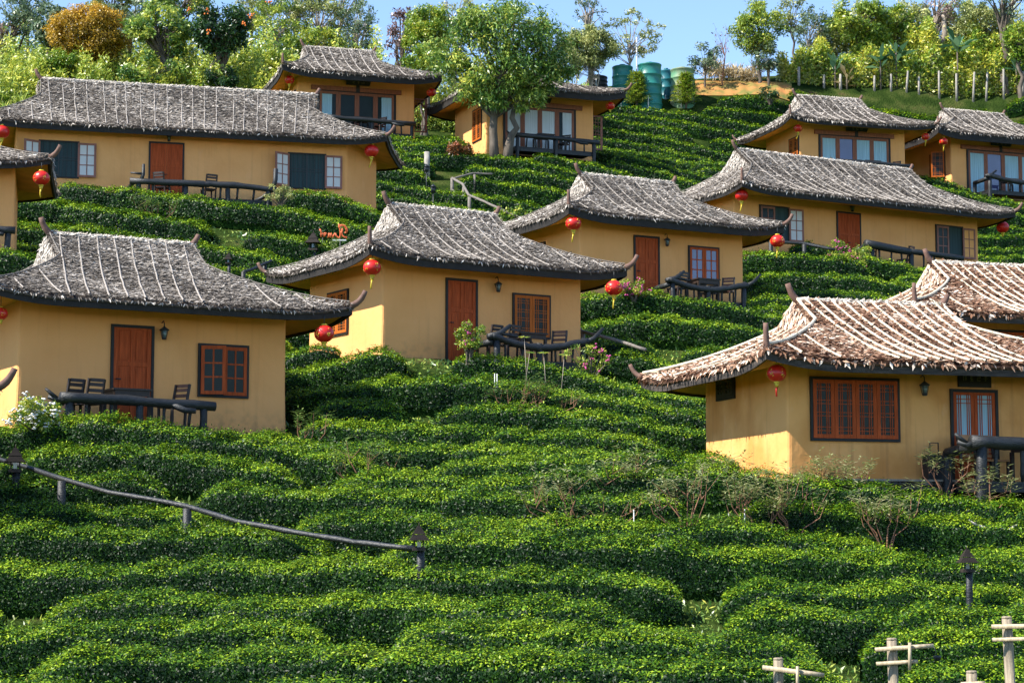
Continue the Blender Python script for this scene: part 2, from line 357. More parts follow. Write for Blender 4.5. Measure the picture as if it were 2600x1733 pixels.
gn.links.new(n2.outputs[0], bp.inputs['Height']); gn.links.new(bp.outputs[0], gb.inputs['Normal'])
me = bpy.data.meshes.new('hillside')
idx = np.arange(nx*ny).reshape(ny, nx)
F = np.stack([idx[:-1, :-1], idx[:-1, 1:], idx[1:, 1:], idx[1:, :-1]], -1).reshape(-1, 4)
me.from_pydata(np.stack([GX, GY, GZ], -1).reshape(-1, 3).tolist(), [], F.tolist())
me.polygons.foreach_set('use_smooth', [True]*len(me.polygons))
tag(link('hillside', me, None, [gm]), 'terraced hillside of soil and short grass under the tea rows', None, None, 'structure')
#PART2
# ------------------------------------------------------------------ tea hedges: rows along the slope
def inrect(h, X, Y, x0, x1, y0, y1):
    x, y = tolocal(h, X, Y); return (x > x0) & (x < x1) & (y > y0) & (y < y1)
def blocked(X, Y):
    b = np.zeros(np.shape(X), bool)
    for k, h in H.items():
        b |= inrect(h, X, Y, -.55, h['W']+.55+h['sr'], -.75, h['D']+.9)
        if k in DECK:
            d = DECK[k]; b |= inrect(h, X, Y, d[0]-.1, d[1]+.05, -d[2]-{'F1': .15, 'A': .2}.get(k, .6), 0)
    for (x, y, r) in CLEAR: b |= (X-x)**2+(Y-y)**2 < r*r
    for (ax, ay, bx, by, r) in PATHS:
        t = np.clip(((X-ax)*(bx-ax)+(Y-ay)*(by-ay))/((bx-ax)**2+(by-ay)**2), 0, 1)
        b |= (X-ax-t*(bx-ax))**2+(Y-ay-t*(by-ay))**2 < r*r
    return b
CLEAR = []; PATHS = []
for px, py, r in ((1590, 262, 2.0), (1650, 265, 2.0), (1730, 258, 2.0), (1690, 250, 2.0), (1254, 398, 1.0), (1290, 400, 1.0)):
    q = onground(px, py); CLEAR.append((q[0], q[1], r))
def path_px(a, b, r):
    p = onground(*a); q = onground(*b); PATHS.append((p[0], p[1], q[0], q[1], r))
path_px((1120, 500), (1150, 440), .35)
def warp(x, Y):
    near = np.clip((48-Y)/20, 0, 1)
    return (1.1*np.sin(x*.085+Y*.03+.6)+.35*np.sin(x*.21+1.3+Y*.06)+.13*np.sin(x*.5+.15*Y)
            - x*.035*near + .05*np.sin(x*1.3+Y))
def hedge_shell(X, Y, th, w, h, tx, ty, gx):
    """points and normals of the clipped hedge skin"""
    c = np.cos(th); s = np.sin(th)
    cw = np.sign(c)*np.abs(c)**.40; sh = np.abs(s)**.36
    ox = -ty*cw*w/2; oy = tx*cw*w/2
    px = X+ox; py = Y+oy
    c2 = np.sign(c)*np.abs(c)**1.9; s2 = np.abs(s)**1.6; N = np.stack([-ty*c2, tx*c2, s2], -1); N = unit(N)
    N[..., 1] -= .05*s2; N = unit(N)
    return px, py, sh*h*(1+.04*cw), N
HEDGES = []
COVER = 1.0
def make_hedge(xs_, yb, hh, ww, seed):
    n = len(xs_)
    X = xs_; Y = yb+warp(X, yb)
    tx = np.gradient(X); ty = np.gradient(Y); L = np.hypot(tx, ty); tx /= L; ty /= L
    s = np.concatenate([[0], np.cumsum(np.hypot(np.diff(X), np.diff(Y)))])
    total = s[-1]; dist = float(np.mean(Y))
    ph = seed*1.7
    def lump(sv, th):
        return (1+.050*np.sin(sv*4.3+ph+2*np.sin(sv*1.1+th))+.045*np.sin(sv*8.7+th*3+ph)+.03*np.sin(th*7+sv*2.1))
    def hgt(sv):
        e = np.minimum(np.minimum(sv, total-sv)/.55, 1)
        return hh*(.45+.55*np.sqrt(np.clip(e, 0, 1)))*(1+.06*np.sin(sv*.9+ph)+.04*np.sin(sv*2.3+ph*2)), ww*(.55+.45*np.sqrt(np.clip(e, 0, 1)))*(1+.05*np.sin(sv*1.4+ph*3))
    # inner body
    m = max(3, int(total/.4)); sv = np.linspace(0, total, m); th = np.linspace(0, math.pi, 8)
    bx = np.interp(sv, s, X); by = np.interp(sv, s, Y); btx = np.interp(sv, s, tx); bty = np.interp(sv, s, ty)
    h1, w1 = hgt(sv)
    A = np.repeat(np.arange(m), 8); T = np.tile(th, m)
    px, py, zz, N = hedge_shell(bx[A], by[A], T, w1[A]*.88, h1[A]*.86, btx[A], bty[A], 0)
    lp = lump(sv[A], T)
    zz = zz*lp-.05*(zz < .05)
    bV = np.stack([px, py, .30*ground(px, py)+.70*ground(bx[A], by[A])+zz-.12*(zz < .05)], -1)
    i = np.arange(m*8).reshape(m, 8)
    bF = np.stack([i[:-1, :-1], i[:-1, 1:], i[1:, 1:], i[1:, :-1]], -1).reshape(-1, 4)
    # leaves
    Lf = .047*max(1, dist/34)**.8
    area = total*(hh*1.5+ww*.9)
    nl = int(area*1.15/(.42*.5*Lf*Lf*1.15)*COVER)
    sv = rng.random(nl)*total
    tt = np.linspace(0, math.pi, 200); ca = np.cos(tt); cx_ = np.sign(ca)*np.abs(ca)**.40*.5*ww; cz_ = np.abs(np.sin(tt))**.36*hh
    al = np.concatenate([[0], np.cumsum(np.hypot(np.diff(cx_), np.diff(cz_))*np.where(tt[1:] < .9, .35, 1))])
    th = np.interp(rng.random(nl)*al[-1], al, tt)
    px0 = np.interp(sv, s, X); py0 = np.interp(sv, s, Y); ttx = np.interp(sv, s, tx); tty = np.interp(sv, s, ty)
    h1, w1 = hgt(sv); lp = lump(sv, th)
    px, py, zz, N = hedge_shell(px0, py0, th, w1*lp, h1, ttx, tty, 0)
    zz = zz*lp
    P = np.stack([px, py, .30*ground(px, py)+.70*ground(px0, py0)+zz], -1)+N*rng.normal(size=(nl, 1))*.028
    P += N*np.where(rng.random((nl, 1)) < .16, rng.random((nl, 1))*.10, 0)   # shoots standing proud of the cut
    top = np.clip(np.sin(th), 0, 1)**2
    N2 = unit(N*.95+rng.normal(size=(nl, 3))*.34+np.array([0, 0, .05]))
    V = leaf_quads(P, N2, Lf*(.7+.6*rng.random(nl)), .46, .5)
    patch = .08*np.sin(px*1.1+py*.7+ph)+.06*np.sin(px*3.1-py*2+ph)
    t = np.clip(.15+.66*(np.cos(th) > -.78)*(np.cos(th) < .9)*rng.random(nl)**.5+.17*rng.normal(size=nl)+patch, 0, 1)  # new growth pales the tops; fronts darkened further, shade painted into leaf colour
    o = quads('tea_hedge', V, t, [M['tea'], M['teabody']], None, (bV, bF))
    c = np.array([np.mean(X), np.mean(Y)]); z = gz(*c)+hh*.5
    HEDGES.append((o, c, z, total)); return o
def rows():
    Yk = 23.6; k = 0
    while Yk < yr(132):
        k += 1
        xx = np.linspace(-.22, .22, 9)*Yk
        e0 = ground(xx, np.full(9, Yk-1.5)); e1 = ground(xx, np.full(9, Yk+2.5)); em = ground(xx, np.full(9, Yk))
        sl = float(np.mean(e1-e0))/4-float(np.mean(em))/Yk
        pitch = float(np.interp(Yk, [27, 40, 60, 90, 105, 118], [.44, .50, .50, .43, .38, .34]))
        step = min(max(pitch/max(sl, .10), 1.12), 2.6 if Yk > 45 else 2.0)
        half = Yk*.262+2.0
        x = np.arange(-half, half, .3)
        Y = Yk+warp(x, Yk)
        ok = ~blocked(x, Y)
        u = 1300+FPX*x/Y
        ok &= ~((Y > yr(126.0)) & (u < 2010))
        ok &= ~((Y > 104.5) & (u < 1180)); ok &= ~((Y > yr(117)) & (u < 1420))
        ok &= Y < yr(132.5)
        rr = random.Random(k*13+5)
        xc = -half+rr.uniform(2, 14)
        lo, hi = (8, 24) if Yk < 60 else (12, 34)
        if Yk < 31.5: lo, hi = 5, 14
        while xc < half:
            gap = rr.uniform(.16, .32) if rr.random() < .85 else rr.uniform(.4, .6)
            ok &= ~(np.abs(x-xc) < gap); xc += rr.uniform(lo, hi)
        big = 31.0 < Yk < 33.3
        i = 0
        while i < len(x):
            if not ok[i]: i += 1; continue
            j = i
            while j+1 < len(x) and ok[j+1]: j += 1
            if (j-i)*.3 > 1.3:
                hh = rr.uniform(.62, .74); ww = min(step*(.52 if Yk < 50 else .60), 1.4)*rr.uniform(.95, 1.06)
                if big: hh = .78
                make_hedge(x[i:j+1], Yk, hh, ww, k*3.1+i*.37)
            i = j+1
        Yk += step
rows()
ORD = ['first', 'second', 'third', 'fourth', 'fifth', 'sixth', 'seventh', 'eighth', 'ninth', 'tenth', 'eleventh', 'twelfth', 'thirteenth', 'fourteenth', 'fifteenth', 'sixteenth', 'seventeenth', 'eighteenth', 'nineteenth', 'twentieth', 'twenty-first', 'twenty-second', 'twenty-third', 'twenty-fourth', 'twenty-fifth', 'twenty-sixth', 'twenty-seventh', 'twenty-eighth', 'twenty-ninth', 'thirtieth']
LAND = [('front left bungalow', 380, 850), ('middle bungalow with the pink azalea', 1200, 740), ('bungalow with lavender window panes', 1700, 610), ('brown thatched bungalow on the right', 2250, 1000),
        ('long bungalow at upper left', 480, 390), ('long bungalow at upper right', 2180, 520), ('top cottage left of the big tree', 900, 280), ('cottage behind the big tree', 1370, 330),
        ('twin cottages at top right', 2300, 380), ('green water tanks', 1660, 230), ('dark handrail at lower left', 520, 1280), ('pagoda lamp ending the dark handrail', 1063, 1380), ('pagoda lamp at lower right', 2455, 1450), ('bamboo racks at bottom right', 2300, 1680), ('cut-off cottage at the left edge', 20, 520), ('bottom left corner of the slope', 100, 1700), ('bottom edge near the middle', 1250, 1700), ('bare orange bank on the ridge', 1850, 235), ('concrete fence posts on the ridge', 2350, 210)]
def proj(p):
    x, y, z = p; d = y*_c+z*_s; v = -y*_s+z*_c
    return 1300+FPX*x/d, 866.5-FPX*v/d
cells = {}
for o, c, z, L in HEDGES:
    px, py = proj((c[0], c[1], z)); px = min(max(px, 0), 2600)
    dx = [(abs(px-q[1])*.6+abs(py-q[2]), i) for i, q in enumerate(LAND)]
    i = min(dx)[1]; q = LAND[i]
    rel = ('left of' if px < q[1]-330 else 'right of' if px > q[1]+330 else 'above' if py < q[2] else 'below')
    cells.setdefault((i, rel), []).append((py, px, L, o))
for (i, rel), l in cells.items():
    l.sort(key=lambda e: e[0] if rel != 'above' else -e[0])
    for k, (py, px, L, o) in enumerate(l):
        s = 'short' if L < 5 else 'long' if L > 14 else ''
        word = {'above': 'up from', 'below': 'below'}.get(rel, 'down, '+rel)
        lab = f"{s+' ' if s else ''}tea hedge, {ORD[min(k, 29)]} {word} the {LAND[i][0]}"
        tag(o, lab, 'hedge', 'clipped tea hedges planted in rows on the hillside')
print('HEDGES', len(HEDGES), 'leaves', sum(len(h[0].data.polygons) for h in HEDGES))
#PART3
# ------------------------------------------------------------------ house builder
TH = .72
def g_(t): return .55*t+.45*t*t
def roofz(h, t, d):
    """height of the thatch skin; d = distance from the nearest eave corner"""
    up = .20 if h['He'] < 2.85 else .26
    zm = h['He']-up
    c = np.clip(1-np.asarray(d, float)/1.7, 0, 1)**2
    return zm+(h['Hr']-zm)*g_(np.asarray(t, float))+up*c*(1-np.asarray(t, float))**2
def splay(h, x, y):
    return x+h['sr']*np.clip(np.asarray(x, float)/h['W'], 0, 1.2)*np.clip((np.asarray(y, float)+h['o'])/(h['D']+2*h['o']), 0, 1)
def front_pt(h, u, t, back=False, lift=0):
    u = np.asarray(u, float); t = np.asarray(t, float); s = np.minimum(t/TH, 1)
    xl = -h['os']+(h['rl']+h['os'])*s; xr = h['W']+h['os']-(h['rr']+h['os'])*s
    x = xl+(xr-xl)*u; y = -h['o']+(h['D']/2+h['o'])*t
    full = xr-xl; d = np.minimum(u, 1-u)*full
    z = roofz(h, t, d)+lift
    if back: y = h['D']-y
    return np.stack(np.broadcast_arrays(splay(h, x, y), y, z), -1)
def side_pt(h, v, t, right=False, lift=0):
    v = np.asarray(v, float); t = np.asarray(t, float)   # t 0..TH
    s = t/TH
    y0 = -h['o']+(h['D']/2+h['o'])*t; y1 = h['D']+h['o']-(h['D']/2+h['o'])*t
    y = y0+(y1-y0)*v; d = np.minimum(v, 1-v)*(y1-y0)
    x = -h['os']+(h['rl']+h['os'])*s if not right else h['W']+h['os']-(h['rr']+h['os'])*s
    z = roofz(h, t, d)+lift
    return np.stack(np.broadcast_arrays(splay(h, x, y), y, z), -1)
def surf_normal(f, a, b, e=.01):
    p = f(a, b); q = f(np.clip(a+e, 0, 1.02), b); r = f(a, b+e)
    n = np.cross(q-p, r-p); n = unit(n); n[n[:, 2] < 0] *= -1; return n, unit(r-p), unit(q-p)
def grid_faces(a, b):
    i = np.arange(a*b).reshape(a, b); return np.stack([i[:-1, :-1], i[:-1, 1:], i[1:, 1:], i[1:, :-1]], -1).reshape(-1, 4)
def roof(h, root, brown=False, nb=None, bw=.028, backs=True):
    W, D = h['W'], h['D']; dist = h['Y']
    px = 2.0*dist/50          # flake size grows a little with distance
    fl = (.088 if not brown else .115)*max(1, dist/46)**.55
    parts = []
    # base skin (joined grids)
    BV = []; BF = []; nbv = 0
    def addgrid(f, na, nb_, t1):
        nonlocal nbv
        A, B = np.meshgrid(np.linspace(0, 1, na), np.linspace(0, t1, nb_))
        v = f(A.ravel(), B.ravel()); v = v.reshape(-1, 3); BV.append(v); BF.append(grid_faces(nb_, na)+nbv); nbv += len(v)
    nu = max(18, int(W*4))
    fr = lambda a, b: front_pt(h, a, b, False, -.035); bk = lambda a, b: front_pt(h, a, b, True, -.035)
    sl = lambda a, b: side_pt(h, a, b, False, -.035); sr_ = lambda a, b: side_pt(h, a, b, True, -.035)
    addgrid(fr, nu, 14, 1); addgrid(bk, nu, 14, 1); addgrid(sl, 16, 10, TH); addgrid(sr_, 16, 10, TH)
    # gable triangles
    for rt in (False, True):
        u = 1. if rt else 0.
        ts = np.linspace(TH, 1, 6); a = front_pt(h, u, ts, False, -.035); b = front_pt(h, u, ts, True, -.035)
        BV.append(np.concatenate([a, b])); i = np.arange(5); BF.append(np.stack([i, i+1, i+7, i+6], -1)+nbv); nbv += 12
    # thick eave edge: closed loop hanging .10
    n = 40
    loop = np.concatenate([front_pt(h, np.linspace(0, 1, n), np.zeros(n)), side_pt(h, np.linspace(0, 1, n)[1:], np.zeros(n-1), True),
                           front_pt(h, np.linspace(1, 0, n)[1:], np.zeros(n-1), True), side_pt(h, np.linspace(1, 0, n)[1:-1], np.zeros(n-2))])
    k = len(loop); lo = loop+np.array([0, 0, -.035]); l2 = loop+np.array([0, 0, -.075]); cen = np.array([W/2, D/2, 0]); ins = l2.copy()
    ins[:, :2] = cen[:2]+(l2[:, :2]-cen[:2])*np.array([1-.14/W, 1-.24/D])
    BV.append(np.concatenate([lo, l2, ins])); i = np.arange(k); j = (i+1) % k
    BF.append(np.concatenate([np.stack([i, j, j+k, i+k], -1), np.stack([i+k, j+k, j+2*k, i+2*k], -1)])+nbv); nbv += 3*k
    # flakes
    P = []; N = []; Ax = []; T = []
    def scatter(f, area, t1, pale=0.):
        m = int(area*1.45/(fl*fl*.30*.5)); a = rng.random(m); b = rng.random(m)*t1
        n_, up_, al_ = surf_normal(f, a, b); p = f(a, b)+n_*(rng.random((m, 1))*.03+.035)
        P.append(p); N.append(n_)
        row = np.sin(b*95/t1*TH*1.3+a*3)
        Ax.append(-up_*rng.normal(.2, .35, (m, 1))*(1 if not brown else 1.6)+al_*np.where(rng.random((m, 1)) < .5, 1, -1)*1.0)
        lf = .10*np.sin(p[:, 0]*1.3+p[:, 1]*2)+.08*np.sin(p[:, 0]*4.1+p[:, 2]*9)
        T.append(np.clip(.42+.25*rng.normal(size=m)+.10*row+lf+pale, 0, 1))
    Ls = math.hypot(D/2+h['o'], h['Hr']-h['He'])
    f0 = lambda a, b: front_pt(h, a, b)
    scatter(f0, (W+h['os'])*Ls*.95, 1)
    f1 = lambda a, b: side_pt(h, a, b); f2 = lambda a, b: side_pt(h, a, b, True)
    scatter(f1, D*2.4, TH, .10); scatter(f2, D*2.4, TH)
    fb = lambda a, b: front_pt(h, a, b, True)
    m0 = len(P); scatter(fb, (W+h['os'])*Ls*.12, 1)
    # gablet flakes
    for rt in (False, True):
        m = int(900*(.13/fl)**2); t = TH+(1-TH)*(1-np.sqrt(rng.random(m))); q = rng.random(m)
        a = front_pt(h, np.full(m, 1. if rt else 0.), t); b = front_pt(h, np.full(m, 1. if rt else 0.), t, True)
        p = a+(b-a)*q[:, None]; sgn = 1 if rt else -1; p[:, 0] += sgn*(.05+.05*rng.random(m)); P.append(p); N.append(np.tile([sgn*1., -.1, .25], (m, 1)))
        Ax.append(np.tile([0, 0, -1.], (m, 1))); T.append(np.clip(.80+.2*rng.normal(size=m), 0, 1))
    # ragged eave fringe
    m = int(2*(W+D+4)/fl*2.6); s_ = rng.random(m)*k; i0 = s_.astype(int) % k; fr_ = (s_ % 1)[:, None]
    p = loop[i0]*(1-fr_)+loop[(i0+1) % k]*fr_; out = unit(np.concatenate([(p[:, :2]-cen[:2])/np.array([W, D]), np.zeros((m, 1))], 1))
    p = p+np.array([0, 0, .02])*1+out*.02-np.array([0, 0, 1])*rng.random((m, 1))*.03
    P.append(p); N.append(out+np.array([0, 0, .5])); Ax.append(np.tile([0, 0, -.8], (m, 1))+out*.8+rng.normal(size=(m, 3))*.5); T.append(np.clip(.5+.3*rng.normal(size=m), 0, 1))
    # hip and gable edges, ridge roll: pale straw
    P = np.concatenate(P); N = np.concatenate(N); Ax = np.concatenate(Ax); T = np.concatenate(T)
    N2 = unit(N+rng.normal(size=N.shape)*.20)
    V = leaf_quads(P, N2, fl*(.6+1.1*rng.random(len(P))), .26 if not brown else .34, 0, axis=Ax, rnd=.35)
    rf = quads('roof', V, T, [M['brownthatch'] if brown else M['thatch'], M['brownbase'] if brown else M['thatchbase']], root, (np.concatenate(BV), np.concatenate(BF)))
    # ridge roll
    n = 16; u = np.linspace(0, 1, n); rp = front_pt(h, u, np.ones(n)); rp[:, 2] += .02-.05*np.sin(np.pi*u)+np.array([random.uniform(-.012, .012) for _ in u])
    b = MB(); b.tube(rp, [.075+random.uniform(-.012, .012) for _ in u], 8, jit=.12); b.build('ridge_roll', M['palebatten'] if brown else M['batten'], rf)
    m = int(W*260); uu = rng.random(m); p = front_pt(h, uu, np.ones(m)); nn = unit(rng.normal(size=(m, 3))*[.3, 1, .6]+[0, -.2, .5]); p = p+nn*.07
    quads('ridge_straw', leaf_quads(p, nn, .12, .3, 0, axis=np.tile([1.5, 0, 0], (m, 1)), rnd=.6), np.clip(.7+.25*rng.normal(size=m), 0, 1), [M['thatchpale']], rf)
    # battens up the front slope, fewer on the sides
    nb = nb or int(W*1.5)
    w_ = bw*.72*max(1, dist/60)
    bt = M['palebatten'] if brown else M['batten']
    for i in range(nb):
        u0 = (i+.5)/nb+random.uniform(-.012, .012)
        xe = -h['os']+(W+2*h['os'])*u0; xr_ = h['rl']+(W-h['rl']-h['rr'])*min(max((u0-.5)*.98+.5, 0), 1)
        # straight run: from ridge at its own x down towards a splayed eave x
        ts = np.linspace(1, 0.0, 12); pp = []
        xt = h['rl']+(W-h['rl']-h['rr'])*u0; xb = xt+h.get('fan', .05 if not brown else .4)
        for t in ts:
            s = min(t/TH, 1); xl = -h['os']+(h['rl']+h['os'])*s; xr2 = W+h['os']-(h['rr']+h['os'])*s
            x = xt+(xb-xt)*(1-t); pp.append(front_pt(h, np.clip((x-xl)/(xr2-xl), 0, 1), t, False, .075 if not brown else .085))
        b = MB(); b.tube([q+np.array([random.uniform(-.012, .012), 0, 0]) for q in pp], w_, 5, caps=False); b.build('batten', bt, rf)
    ex = [x for x in (-.35, .45)] + [x for x in (W-h['rr']+.75, W-h['rr']+1.5)]
    for x in ex:
        pp = []
        for t in np.linspace(0, .72, 9):
            s = t/TH; xl = -h['os']+(h['rl']+h['os'])*s; xr2 = W+h['os']-(h['rr']+h['os'])*s
            xx = x+.1*(1-t)
            if xl+.02 < xx < xr2-.02: pp.append(front_pt(h, (xx-xl)/(xr2-xl), t, False, .075))
        if len(pp) > 2: b = MB(); b.tube(pp, w_*.9, 5, caps=False); b.build('batten', bt, rf)
    # hip poles
    for rt, bk_ in ((0, 0), (1, 0), (0, 1)):
        pp = [front_pt(h, float(rt), t, bool(bk_), .085) for t in np.linspace(0.02, 1, 12)]
        b = MB(); b.tube(pp, w_*(1.25 if brown else .85), 6, caps=False); b.build('hip_pole', bt if brown else M['greylog'], rf)
    for v in (.3, .5, .7):
        for rt in ((False, True) if brown else (False,)):
            b = MB(); b.tube([side_pt(h, v, t, rt, .075) for t in np.linspace(0, TH, 8)], w_, 5, caps=False); b.build('batten', bt, rf)
    # horns
    def horn(p, dx, dy, L=.55, r=.075, rise=.34):
        pts_ = []; rad = []
        for q in np.linspace(0, 1, 7):
            pts_.append((p[0]+dx*L*q*(1-.25*q), p[1]+dy*L*q*(1-.25*q), p[2]-.02+rise*(q*.35+q*q*.95))); rad.append(r*(1.15-.38*q))
        b = MB(); b.tube(pts_, rad, 7, jit=.06); b.build('roof_horn', M['horn'], rf)
    horn(front_pt(h, 0., 1.)+np.array([.12, 0, 0]), -1, 0, .42, rise=.30); horn(front_pt(h, 1., 1.)-np.array([.12, 0, 0]), 1, 0, .36, rise=.22)
    horn(front_pt(h, 0., 0.)+np.array([.06, .06, .02]), -.18, -.12, .22, .062, .36)
    horn(front_pt(h, 1., 0.)+np.array([-.06, .06, .02]), .85, -.45, .46, .072, .26)
    horn(front_pt(h, 0., 0., True)+np.array([.06, -.06, .02]), -.8, .6, .38, .055, .22)
    # fascia boards and soffit
    ins = .025; fb_ = []
    n = 30; fh = h['He']-h['Hf']
    fl_ = np.concatenate([front_pt(h, np.linspace(0, 1, n), np.zeros(n)), side_pt(h, np.linspace(0, 1, n)[1:], np.zeros(n-1), True),
                          front_pt(h, np.linspace(1, 0, n)[1:], np.zeros(n-1), True), side_pt(h, np.linspace(1, 0, n)[1:-1], np.zeros(n-2))])
    def inset(L_, q):
        r_ = L_.copy(); c2 = np.array([W/2+h['sr']*.3, D/2]); r_[:, 0] = c2[0]+(L_[:, 0]-c2[0])*(1-q/(W/2+h['os'])); r_[:, 1] = c2[1]+(L_[:, 1]-c2[1])*(1-q/(D/2+h['o'])); return r_
    a = inset(fl_, ins); a[:, 2] -= .07; bb = a.copy(); bb[:, 2] -= fh-.05; c_ = inset(bb, .06); d_ = inset(a, .06)
    k = len(a); i = np.arange(k); j = (i+1) % k
    b = MB(); b.add(np.concatenate([a, bb, c_, d_]), np.concatenate([np.stack([i, j, j+k, i+k], -1), np.stack([i+k, j+k, j+2*k, i+2*k], -1), np.stack([i+2*k, j+2*k, j+3*k, i+3*k], -1)]).tolist())
    b.build('fascia', M['fascia'] if not brown else M['greyfascia'], rf)
    # soffit from fascia to just inside the wall head
    s0 = inset(fl_, .11); s0[:, 2] -= fh-.03
    c2 = np.array([W/2, D/2]); s1 = s0.copy()
    fx = np.clip(s0[:, 0], .25, W-.25+h['sr']*np.clip(s0[:, 1]/D, 0, 1)); fy = np.clip(s0[:, 1], .25, D-.25); s1[:, 0] = fx; s1[:, 1] = fy; s1[:, 2] = h['Hw']+.06
    b = MB(); b.add(np.concatenate([s0, s1]), np.stack([i, j, j+k, i+k], -1).tolist()); b.build('soffit', M['soffit'], rf)
    return rf
M['greyfascia'] = mat('weathered_fascia', (.075, .06, .05), .8, .6, 5, bump=.8, stretch=(.5, .5, 4))
def walls(h, root, m=None, zb=-1.3, cham=None):
    W, D, Hw = h['W'], h['D'], h['Hw']+.12
    sr = h['sr']
    poly = [(0, 0), (W, 0)]
    if cham: poly += [(W+cham[0], cham[1]), (W+cham[0]+.1, D)]
    else: poly += [(W+sr*.4, D)]
    poly += [(0, D)]
    # rounded corners
    P2 = []
    n = len(poly)
    for i in range(n):
        p = np.array(poly[i]); a = np.array(poly[i-1]); b = np.array(poly[(i+1) % n]); r = .09
        da = unit(a-p); db = unit(b-p)
        for q in (0, .33, .67, 1):
            s = p+da*r*(1-q)**2+db*r*q**2; P2.append(s)
    k = len(P2); zs = [zb, -.3, .3, .9, 1.5, 2.1, Hw]; V = []
    for z in zs:
        fl = 1+.0  # walls swell slightly at the foot
        for (x, y) in P2:
            e = .05*max(0, (.6-z))/.9 if z < .6 else 0
            cx, cy = W/2, D/2; V.append((x+np.sign(x-cx)*e*(abs(x-cx) > W/2-.3), y+np.sign(y-cy)*0, z))
    F = [(i*k+j, i*k+(j+1) % k, (i+1)*k+(j+1) % k, (i+1)*k+j) for i in range(len(zs)-1) for j in range(k)]
    b = MB(); b.add(V, F); b.build('wall', m or M['plaster'], root)
def door(root, x0, x1, z1, leaves=1, z0=-.12, m='redwood', glazed=False):
    b = MB(); b.box((x0, -.05, z0), (x0+.06, .02, z1)).box((x1-.06, -.05, z0), (x1, .02, z1)).box((x0+.06, -.052, z1-.06), (x1-.06, .02, z1))
    fr = b.build('door_frame', M['frame'], root)
    xs_ = np.linspace(x0+.06, x1-.06, leaves+1)
    for i in range(leaves):
        a, c = xs_[i]+.004, xs_[i+1]-.004; b = MB(); b.box((a, -.015, z0), (c, .02, z1-.065))
        # stiles and rails proud of recessed panels
        st = .09 if leaves == 1 else .07
        cols = [a, c] if leaves == 2 else [a, (a+c)/2, c]
        zr = [z0, .62, 1.28, z1-.065] if not glazed else [z0, .95, z1-.065]
        b.box((a, -.035, z0), (a+st, -.015, z1-.065)).box((c-st, -.035, z0), (c, -.015, z1-.065))
        if leaves == 1: b.box(((a+c)/2-.04, -.035, z0), ((a+c)/2+.04, -.015, z1-.065))
        for z in zr: b.box((a+st, -.033, max(z-.045, z0)), (c-st, -.015, min(z+.045, z1-.065)))
        if leaves == 1:
            for cx in (a+st, (a+c)/2+.04):
                wd = (c-a)/2-st-.04
                for q in range(3):
                    b.box((cx+.04, -.026, zr[q]+.09), (cx+wd-.04, -.015, zr[q+1]-.09))
        elif not glazed:
            for q in range(5): b.box((a+st+.02+(c-a-2*st)*q/5, -.025, z0), (a+st+.035+(c-a-2*st)*q/5, -.015, z1-.08))
        d = b.build('door', M[m], root)
        if glazed:
            g = MB(); g.box((a+st+.01, -.028, 1.0), (c-st-.01, -.016, z1-.12)); g.build('pane', M['curtain'], d)
            g = MB(); w_ = c-a-2*st
            for q in (.14, .28, .72, .86): g.box((a+st+w_*q-.008, -.042, 1.0), (a+st+w_*q+.008, -.030, z1-.12))
            for z in (1.08, 1.16, z1-.28, z1-.2): g.box((a+st, -.043, z-.008), (c-st, -.029, z+.008))
            g.build('lattice', M[m], d)
        if i == 0:
            g = MB(); hx = a+.06 if leaves == 1 else c-.05
            g.tube([(hx, -.035, .95), (hx, -.075, .95), (hx+.09, -.08, .95)], .014, 6); g.build('handle', M['iron'], d)
def leaf_panel(w_, hgt, m, glass, cols=2, rows_=3, lattice=False, t=.035, st=.075):
    """window leaf hinged at local x=0, from z=0 up; returns (frame MB, pane MB)"""
    f = MB(); f.box((0, -t/2, 0), (st, t/2, hgt)).box((w_-st, -t/2, 0), (w_, t/2, hgt)).box((st, -t/2, 0), (w_-st, t/2, st)).box((st, -t/2, hgt-st), (w_-st, t/2, hgt))
    iw = w_-2*st; ih = hgt-2*st
    if lattice:
        for q in (.16, .30, .70, .84): f.box((st+iw*q-.007, -t/2+.002, st), (st+iw*q+.007, t/2-.002, hgt-st))
        for q in (.07, .14, .36, .43, .60, .67, .86, .93): f.box((st, -t/2+.004, st+ih*q-.007), (w_-st, t/2-.004, st+ih*q+.007))
    else:
        for q in range(1, cols): f.box((st+iw*q/cols-.018, -t/2+.003, st), (st+iw*q/cols+.018, t/2-.003, hgt-st))
        for q in range(1, rows_): f.box((st, -t/2+.005, st+ih*q/rows_-.018), (w_-st, t/2-.005, st+ih*q/rows_+.018))
    p = MB(); p.box((st-.01, -.004, st-.01), (w_-st+.01, .004, hgt-st+.01))
    return f, p
def set_tr(o, x, y, z, rz): o.location = (x, y, z); o.rotation_euler = (0, 0, rz)
